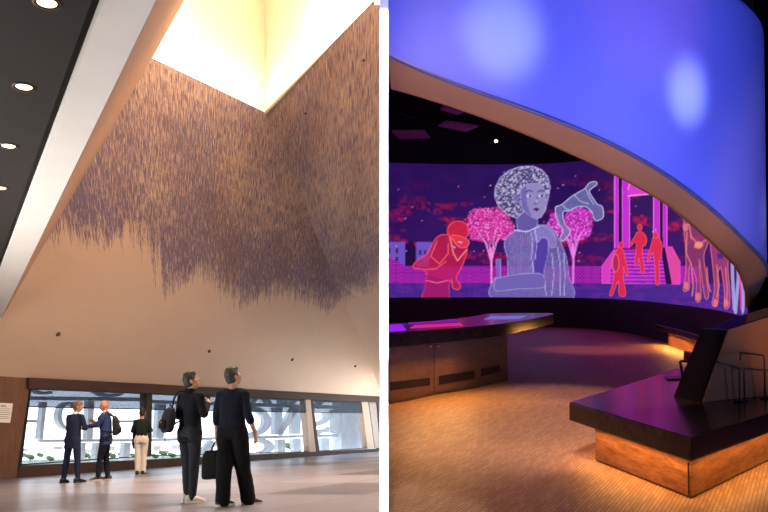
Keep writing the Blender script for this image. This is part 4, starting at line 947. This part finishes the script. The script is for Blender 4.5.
# ---- ceiling panels, track and a small spotlight in the dark ceiling
for (pts, lab) in [([(392, 132), (424, 131.5), (430, 138.5), (399, 139)], 'purple tinted ceiling panel nearest the white wall end'), ([(446, 122.5), (478, 127), (466, 132), (438, 126.5)], 'purple tinted ceiling panel in the middle of the dark ceiling'), ([(444, 107), (464, 112), (458, 115), (440, 110)], 'small dim ceiling panel just under the brown rim')]:
    P = [R(u, v, 6.0) for u, v in pts]; c = np.mean(P, 0); t = thing('ceiling_panel', lab, 'ceiling panel', c, MH, 'hanging panels in the dark ceiling')
    MB().prism(P, (0, 0, .06)).build('panel', plain('panel_violet', (.30, .10, .26), .6), t)
    for k in (0, 2): MB().tube([P[k] * .8 + c * .2 + [0, 0, .05], P[k] * .8 + c * .2 + [0, 0, 1.25]], .012).build('hanger', M['black_metal'], t)
for a_, b_, lab in [((400, 112), (520, 152), 'dark lighting track under the ceiling near the blue canopy'), ((420, 150), (560, 146), 'dark lighting track under the ceiling above the screen')]:
    p, q_ = R(*a_, 6.3 if a_[0] < 410 else 5.95), R(*b_, 6.3 if a_[0] < 410 else 5.95); m = MB(); x = nz(q_ - p); y = np.cross(UPZ, x); m.box((p + q_) / 2, (np.linalg.norm(q_ - p), .06, .06), (x, y, UPZ))
    t = thing('light_track', lab, 'track', (p + q_) / 2, MH); m.build('rail', M['black_metal'], t)
    for s_ in (.2, .8): MB().tube([p + (q_ - p) * s_, p + (q_ - p) * s_ + [0, 0, .9]], .012).build('hanger', M['black_metal'], t)
c = R(496, 141, 6.1); t = thing('spotlight', 'small bright spotlight among the dark ceiling above the screen', 'spotlight', c, MH)
MB().tube([c + [0, .0, 0], c + [0, .22, .10]], [.075, .06], 12).build('can', M['black_metal'], t, smooth=True)
MB().ell(c + [0, -.01, -.005], (.05, .02, .05)).build('lens', glow('spot_lens', (1, .95, .85), 8), t, smooth=True); MB().tube([c + [0, .15, .1], c + [0, .15, 1.1]], .012).build('stem', M['black_metal'], t)

# ---- long curved counter on the left
def bez(P, n=10): return catmull(P, n)
HT, HB_ = .92, .735
front_top = bez([R(388.4, 333, HT), R(432, 330, HT), R(467, 327, HT), R(505, 323.2, HT), R(532, 318.6, HT), R(553.5, 313.8, HT)])
back_top = bez([R(388.4, 323.6, HT), R(420, 322.4, HT), R(445, 320, HT), R(470, 316.6, HT), R(492, 313.6, HT), R(540, 313.0, HT), R(552.5, 313.2, HT)])
ct = thing('display_counter', 'long curved dark counter with glowing touch screens and vented brown base', 'counter', (1.3, 11.5, 0), MH)
top = front_top + back_top[::-1]
MB().prism([np.array([p[0], p[1], HB_]) for p in top], (0, 0, HT - HB_)).build('counter_top', M['bench_top'], ct, bevel=.012)
fb = bez([R(388.6, 404, 0), R(410, 400.6, 0), R(432, 395.4, 0), R(456, 391.8, 0), R(479, 387, 0), R(507.6, 380, 0)], 8)
bb = [p + np.array([-.25, 1.1, 0]) * (1 if i < len(fb) - 1 else .75) for i, p in enumerate(fb)]; bb = [np.array([max(p[0], .05), p[1], 0]) for p in bb]
MB().prism(fb + bb[::-1], (0, 0, HB_ - .002)).build('base', M['counter_wood'], ct)
def on_front(u, off=0):        # point on the curved base front seen at column u
    us = [rproj(p)[0] for p in fb]; i = max(0, min(len(fb) - 2, int(np.searchsorted(us, u)) - 1)); t = (u - us[i]) / (us[i + 1] - us[i])
    p = fb[i] + (fb[i + 1] - fb[i]) * t; d = nz(fb[i + 1] - fb[i]); n = np.array([d[1], -d[0], 0]); return p + n * off, n
def zat(p, v): d = rray(rproj(p)[0], v); return EYER + p[1] * d[2] / d[1]
def curved_plate(u0, u1, top0, top1, bot0, bot1, off0, off1, n=8):
    rg = []
    for k in np.linspace(0, 1, n):
        u = u0 + (u1 - u0) * k; p, nn = on_front(u); a, b_ = zat(p, top0 + (top1 - top0) * k), zat(p, bot0 + (bot1 - bot0) * k)
        i_, o_ = p + nn * off0, p + nn * off1; rg.append([(i_[0], i_[1], b_), (o_[0], o_[1], b_), (o_[0], o_[1], a), (i_[0], i_[1], a)])
    return MB().loft(rg)
for u0, u1, t0, t1, b0, b1, v0, v1 in [(388.8, 432.6, 349.5, 345, 401.5, 392.6, (388.8, 428.7, 382, 377.6, 390.5, 385.2), 0), (434.2, 476.4, 345, 341.5, 392.4, 384.8, (437.8, 473.2, 375.8, 370.6, 384.9, 378.8), 0), (477.6, 506.8, 341.5, 338.5, 384.6, 378, (480, 499.2, 368.8, 364.4, 376.4, 371.6), 0)]:
    d_ = curved_plate(u0, u1, t0, t1, b0, b1, -.01, .016).build('access_panel', M['counter_wood'], ct)
    vg = curved_plate(*v0[:2], v0[2], v0[3], v0[4], v0[5], .016, .020); vg.build('vent_grille', M['grille'], d_)
for u in (429.5, 437.2):
    p, n_ = on_front(u, .02); z = zat(p, 346); MB().ell((p[0], p[1], z), (.018, .018, .018), nu=10, nv=6).build('latch', M['chrome'], ct, smooth=True)
def top_quad(pts, z, th): return MB().prism([R(u, v, z) for u, v in pts], (0, 0, th))
tsc = [([(388.9, 325.4), (402, 324.6), (406, 330.4), (389, 331.6)], (150, 30, 215), 'screen nearest the white wall end'), ([(414.5, 325.6), (460, 323.2), (463, 325.6), (410, 328.2)], (205, 40, 120), 'long'), ([(408, 322.9), (432, 321.6), (452, 319.4), (462, 322.2), (436, 323.4), (409, 324.8)], (120, 24, 150), 'strip'), ([(491, 316.5), (527, 316), (519, 319), (484, 319.6)], (112, 100, 190), 'pale')]
for pts, c_, nm in tsc:
    top_quad(pts, HT + .002, .008).build('touch_screen', glow('touch_' + nm.split()[0], srgb(*c_), 1.0), ct)

# ---- bench on the right with console
HBN = .46
Ca, La, Ra = R(691, 438, HBN), R(569, 401.6, HBN), R(768, 413, HBN)
rd = nz(Ra - Ca)
Bk = [R(620, 386.5, HBN), R(664, 372.5, HBN), R(676, 368.8, HBN)]
front = bez([Ca, Ca + rd * .75, Ra, Ra + np.array([.95, 1.05, 0]), Ra + np.array([1.75, 2.4, 0]), Ra + np.array([2.2, 4.0, 0])], 6)
back = bez([La] + Bk + [np.array([4.2, 10.3, HBN]), np.array([4.55, 11.4, HBN]), np.array([4.7, 12.6, HBN])], 6)
bt = thing('museum_bench', 'near dark topped wooden bench slab with warm lit base', 'bench', (2.9, 7.3, 0), MH, 'low benches in the dark hall')
zb_ = zat(Ca, 462.5)
MB().prism([np.array([p[0], p[1], zb_]) for p in front + back[::-1]], (0, 0, HBN - zb_)).build('bench_top', M['bench_top'], bt, bevel=.012)
cb, lb = R(691.4, 499.2, 0), R(595.4, 460.8, 0); rb = R(768, 461.4, 0)
inn = lambda pts, d: [p for p in pts]
fr2 = [cb, cb + (rb - cb) * .5, rb, rb + np.array([.8, .85, 0]), rb + np.array([1.5, 2.0, 0]), rb + np.array([1.9, 3.5, 0])]
bk2 = [lb, np.array([2.9, 8.45, 0]), np.array([3.5, 9.3, 0]), np.array([4.0, 10.4, 0]), np.array([4.35, 11.6, 0])]
bs = [np.array([p[0], p[1], .012]) for p in fr2 + bk2[::-1]]
MB().prism(bs, (0, 0, zb_ - .014)).build('base', M['bench_wood'], bt, bevel=.004)
cen = np.mean(np.array(bs), 0)
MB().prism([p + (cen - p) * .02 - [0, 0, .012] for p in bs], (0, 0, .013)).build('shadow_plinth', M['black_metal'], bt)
xdir = nz((cb - lb)); MB().box((cb[0] - xdir[0] * .03 + .001, cb[1] - xdir[1] * .03 - .002, .14), (.012, .012, .24)).build('corner_joint', M['bench_top'], bt)
# LED strips in the overhang: long slim lamps
# console: leaning slab standing on the bench
b1, b0, t0_, t1_ = R(701, 402.6, HBN), R(673.7, 396.6, HBN), R(701.5, 329, 1.10), R(726.4, 330.4, 1.10)
ed = np.array([.84, .45, 0]); up_ = .178
def sect(a, k=0.0): return [b1 + ed * a, b0 + ed * a, t0_ + ed * a + [0, 0, up_ * a], t1_ + ed * a + [0, 0, up_ * a]]
cn = thing('reading_console', 'tall leaning console with dark end and copper brown face on the near bench', 'console', b1 + ed * .6 + [0, .1, .001], MH)
ee = np.array([0, 0, .001])
secs = [[p + ee for p in sect(a)] for a in np.linspace(.012, 2.3, 8)]
MB().loft([[s_[0], s_[1], s_[2], s_[3]] for s_ in secs]).build('core', M['bench_top'], cn)
def plate(i, j, off, name, mat, a0=.012, a1=2.3, lo=0.0, hi=1.0):
    m = MB(); rg = []
    for a in np.linspace(a0, a1, 8):
        s_ = [p + ee for p in sect(a)]; p, q_ = s_[i] + (s_[j] - s_[i]) * lo, s_[i] + (s_[j] - s_[i]) * hi; c_ = np.mean(s_, 0)
        n = np.cross(q_ - p, ed); n = nz(n); n = n if n @ (p - c_) > 0 else -n; rg.append([p, q_, q_ + n * off, p + n * off])
    return m.loft(rg).build(name, mat, cn)
plate(0, 3, .012, 'copper_face', M['copper']); plate(3, 2, .008, 'gloss_top', plain('black_gloss', (.02, .015, .02), .06, 0, spec=.9))
s_ = [p + ee for p in sect(0)]; MB().prism([p for p in s_], ed * .012).build('end_panel', plain('matt_black', (.008, .006, .007), .9, spec=.02), cn)
# bent metal loops
def loop(lab, pts, z_of, r=.012, base_plate=None):
    P = [R(u, v, HBN) if D is None else RD(u, v, D) for u, v, D in pts]; P[0] = P[0] + [0, 0, .016]
    t = thing('metal_loop', lab, 'handrail', (P[0][0], P[0][1], HBN), MH, 'bent metal loops by the console')
    MB().tube(P, r, 8).build('tube', M['brass'] if base_plate is None else M['loop'], t, smooth=True)
    MB().loft([[np.array([P[0][0] + q_ * math.cos(a), P[0][1] + q_ * math.sin(a), HBN + z_]) for a in np.linspace(0, 2 * math.pi, 16, endpoint=False)] for q_, z_ in ((.045, .004), (.045, .012), (.02, .016))]).build('foot', M['loop'], t, smooth=True)
    if base_plate is not None: MB().prism([R(u, v, HBN + .004) for u, v in base_plate], (0, 0, .012)).build('base_plate', M['loop'], t)
    return t
def hitD(v): return (EYER - HBN) * F / 1.0
def leg_D(u, v): return R(u, v, HBN)[1]
D0 = leg_D(682.5, 377.4); loop('dark bent metal loop standing behind the console end', [(682.5, 377.4, None), (681, 366, D0), (680, 362.2, D0), (681.5, 361, D0 + .01), (687, 361.3, D0 + .1), (690, 362, D0 + .15)], 0, .016, [(664.5, 377.4), (681, 376.6), (683, 379.4), (668, 380)])
for lab, u0, v0, u1, vt0, vt1 in [('bronze rectangular loop nearest the console end', 739.5, 402, 716, 368, 361.5), ('wide bronze loop on the bench at the right edge', 744.5, 401, 770, 368.6, 370.5), ]:
    D0 = leg_D(u0, v0); loop(lab, [(u0, v0, None), (u0 - .5, vt0 + 3, D0), (u0, vt0, D0), ((u0 + u1) / 2, (vt0 + vt1) / 2, D0 + .02), (u1, vt1, D0 + .04)] if u1 > u0 else [(u0, v0, None), (u0, vt0 + 3, D0), (u0 - 1, vt0, D0), ((u0 + u1) / 2, (vt0 + vt1) / 2, D0 - .03), (u1, vt1, D0 - .06)], 0, .008)
D0 = leg_D(765, 399); loop('tall bronze loop reaching up at the right edge', [(765, 399, None), (764.3, 360, D0), (763, 355.2, D0), (752, 353.8, D0 - .08), (740.5, 352.8, D0 - .24), (740, 360, D0 - .24)], 0, .008)

# ---- second bench further back
su_, sd_ = rproj(np.stack([px_, py_, px_ * 0 + .3], -1))[0], py_
def scrD(u): return float(np.interp(u, su_, sd_))
tf = [R(655.5, 324.2, HBN), R(676, 329, HBN), R(697, 334.8, HBN), R(716, 341, HBN)]
tp = tf + [np.append(RD(u, 300, scrD(u) - .3)[:2], HBN) for u in (716, 697, 676, 656)]
b2 = thing('museum_bench', 'far dark topped wooden bench half hidden behind the console', 'bench', (7, 17.6, 0), MH, 'low benches in the dark hall')
MB().prism([p - [0, 0, .14] for p in tp], (0, 0, .14)).build('bench_top', M['bench_top'], b2, bevel=.01)
q0, q1 = R(668.3, 345, 0), R(693, 354.5, 0); q2 = q1 + (q1 - q0) * .6
MB().prism([q0, q1, q2, q2 * 1.015, q1 * 1.015, q0 * 1.015], (0, 0, .318)).build('base', M['bench_wood'], b2)


# ------------------------------------------------------------------ lights
def lamp(name, kind, P, target, energy, color, MM=MG, **k):
    l = bpy.data.lights.new(name, kind); l.energy = energy; l.color = color
    for a, b in k.items(): setattr(l, a, b)
    o = bpy.data.objects.new(name, l); COL.objects.link(o)
    d = Vector(np.array(target, float) - np.array(P, float)); o.matrix_world = MM @ (Matrix.Translation(Vector(P)) @ d.to_track_quat('-Z', 'Y').to_matrix().to_4x4())
    return o
cs = np.mean(sky_pts, 0)
lamp('skylight_lamp', 'AREA', cs + UPZ * (zt - .3), cs, 2300, (1, .73, .52), shape='RECTANGLE', size=4.5, size_y=4.5, spread=math.radians(125))
for a_, b_, e_ in ((K1, K2, 40), (K2, K3C, 55)):   # cove lights along the foot of the light well
    d_ = nz(b_ - a_); n_ = np.cross(UPZ, d_); n_ = n_ if n_ @ (cs - a_) > 0 else -n_; m_ = (a_ + b_) / 2 + n_ * .5 + UPZ * .25
    l_ = lamp('cove_lamp', 'AREA', m_, m_ + UPZ * 1.0 - n_ * .8, e_, (1, .86, .66), shape='RECTANGLE', size=.2, size_y=.2)
    z_ = -nz(UPZ - n_ * .8); y_ = np.cross(z_, d_); l_.data.size = np.linalg.norm(b_ - a_) * .9; l_.data.size_y = .12
    l_.matrix_world = Matrix.Translation(Vector(m_)) @ Matrix(np.stack([d_, y_, z_], 1).tolist()).to_4x4()
lamp('soffit_fill', 'AREA', (-8.5, 8, .5), (-7.0, 9, 4), 1300, (1, .95, .90), shape='RECTANGLE', size=1, size_y=6)  # added unseen light to brighten the pale soffit band
# added unseen spots that whiten the wall end, above and below the frame
for sg, ea, cone_ in ((1, 110, 62), (-1, 1000, 100)):
    lamp('wall_end_fill', 'SPOT', (0, 1.5 * sg, -4.55), (0, -.15 * sg, -5.0), ea, (1, 1, 1), MC, spot_size=math.radians(26), spot_blend=.4, shadow_soft_size=.02)
    lamp('wall_end_fill', 'SPOT', (0, 1.62 * sg, -4.5), (0, 1.22 * sg, -5.0), 85, (1, 1, 1), MC, spot_size=math.radians(cone_), spot_blend=.4, shadow_soft_size=.02)
# hall: added blue spots that colour the canopy, warm pools on the floor, strips under benches and counter
def on_drum(u, v):
    d = rray(u, v); a = d[0] ** 2 + d[1] ** 2; b = -2 * (d[0] * CX + d[1] * CY); c = CX * CX + CY * CY - RO * RO
    t = (-b - math.sqrt(b * b - 4 * a * c)) / (2 * a); return OR + d * t
def spot(P, T, e, c, ang, blend=.6, MM=MH, size=.1): return lamp('spot_lamp', 'SPOT', P, T, e, c, MM, spot_size=math.radians(ang), spot_blend=blend, shadow_soft_size=size)
spot((2.6, 1.2, .9), on_drum(560, 60), 1200, (.115, .20, 1), 62, .5, size=.6)
spot((5.5, 2.4, 1.2), on_drum(720, 140), 700, (.13, .22, 1), 60, .5, size=.5)
for (u, v), P, e, a in (((503, 35), (2.0, 3.2, 1.6), 900, 12), ((688, 92), (4.2, 4.2, 1.4), 1000, 10), ((640, 95), (4.0, 3.0, 1.4), 100, 20)):
    spot(P, on_drum(u, v), e, (.9, .88, 1), a, 1.0)
spot((4.6, 3.0, 2.2), on_drum(650, 4), 260, (1, .2, .25), 22, 1.0)
spot((5.5, 6.0, 1.2), on_drum(764, 215), 120, (.8, .75, 1), 12, 1.0)  # added spot standing in for a pale reflection at the canopy's right edge
# added warm spots to brighten the brown rim
spot((2.2, 3.0, .3), (1.6, 7.1, 3.2), 300, (1, .55, .28), 70, .6)
spot((6.0, 4.0, .3), (4.2, 8.6, 1.9), 240, (1, .55, .28), 40, .6)
# floor pools
for (u, v), e, a, c in (((545, 430), 480, 48, (1, .60, .45)), ((440, 470), 170, 44, (1, .58, .40)), ((560, 395), 300, 26, (1, .55, .46)), ((480, 400), 90, 26, (1, .55, .22)), ((590, 350), 190, 30, (1, .30, .36)), ((740, 500), 120, 26, (1, .58, .3))):
    T = R(u, v, 0); spot(T + [0, -.6, 5.6], T, e * 2.4, c, a, .9, size=.15)
def strip(P, Q, aim, e, c, w=.05, name='led_strip'):
    P, Q = np.array(P, float), np.array(Q, float); l = bpy.data.lights.new(name, 'AREA'); l.shape = 'RECTANGLE'; l.size = np.linalg.norm(Q - P); l.size_y = w; l.energy = e; l.color = c
    o = bpy.data.objects.new(name, l); COL.objects.link(o); x = nz(Q - P); z = -np.array(aim, float); z = nz(z - x * (z @ x)); y = np.cross(z, x)
    m4 = Matrix(np.stack([x, y, z], 1).tolist()).to_4x4(); o.matrix_world = MH @ Matrix.Translation(Vector((P + Q) / 2)) @ m4
zl = zb_ - .01
oL = lambda p, q, k: (np.array([p[0], p[1], zl]), np.array([q[0], q[1], zl]))
nL = np.array([-(lb - cb)[1], (lb - cb)[0], 0]); nL = nz(nL); nL = nL if nL @ (cen - cb) < 0 else -nL
nR = np.array([-(rb - cb)[1], (rb - cb)[0], 0]); nR = nz(nR); nR = nR if nR @ (cen - cb) < 0 else -nR
AMB = (1, .43, .10)
strip(np.append((cb + nL * .09)[:2], zl), np.append((lb + nL * .09)[:2], zl), (0, 0, -1), 5.5, AMB)
strip(np.append((cb + nR * .09)[:2], zl), np.append((rb + (rb - cb) * .6 + nR * .09)[:2], zl), (0, 0, -1), 7.5, AMB)
strip(np.append((lb + [-.09, 0, 0])[:2], zl), np.append((bk2[1] + [-.05, .1, 0])[:2], zl), (-.3, 0, -1), 4, AMB)
for i in range(0, len(fb) - 17, 8):
    p, q_ = fb[i], fb[i + 8]; d = nz(q_ - p); n_ = np.array([d[1], -d[0], 0]); strip((p[0] + n_[0] * .3, p[1] + n_[1] * .3, HB_ - .02), (q_[0] + n_[0] * .3, q_[1] + n_[1] * .3, HB_ - .02), n_ * .7 + [0, 0, -1], 6, AMB)
nb = nz(np.array([(q1 - q0)[1], -(q1 - q0)[0], 0])); strip(np.append((q0 + nb * .12)[:2], .31), np.append((q1 + nb * .12)[:2], .31), nb * .5 + [0, 0, -1], 26, AMB)
# added warm spot to brighten the copper face of the console
spot((5.2, 4.8, 3.8), (4.1, 8.0, 1.15), 150, (1, .55, .3), 20, .8)

# world: bright hazy sky
w = bpy.data.worlds.new('sky'); scene.world = w; w.use_nodes = True; nt = w.node_tree
bg = nt.nodes['Background']; tc = nt.nodes.new('ShaderNodeTexCoord'); sx = nt.nodes.new('ShaderNodeSeparateXYZ'); nt.links.new(tc.outputs['Generated'], sx.inputs[0])
nt.links.new(mixc(nt, mapr(nt, sx.outputs[2], 0, .35), (1, 1, 1), (.72, .86, 1)), bg.inputs[0]); bg.inputs[1].default_value = 3.5

cam = bpy.data.cameras.new('camera'); cam.sensor_width = 36; cam.lens = F / 768 * 36; cam.clip_end = 4000; cam.clip_start = .05
co = bpy.data.objects.new('camera', cam); COL.objects.link(co); co.matrix_world = CAM; scene.camera = co
scene.view_settings.view_transform = 'Standard'; scene.view_settings.look = 'None'; scene.view_settings.exposure = 0; scene.view_settings.gamma = 1
scene.cycles.use_denoising = True
scene.cycles.max_bounces = 8
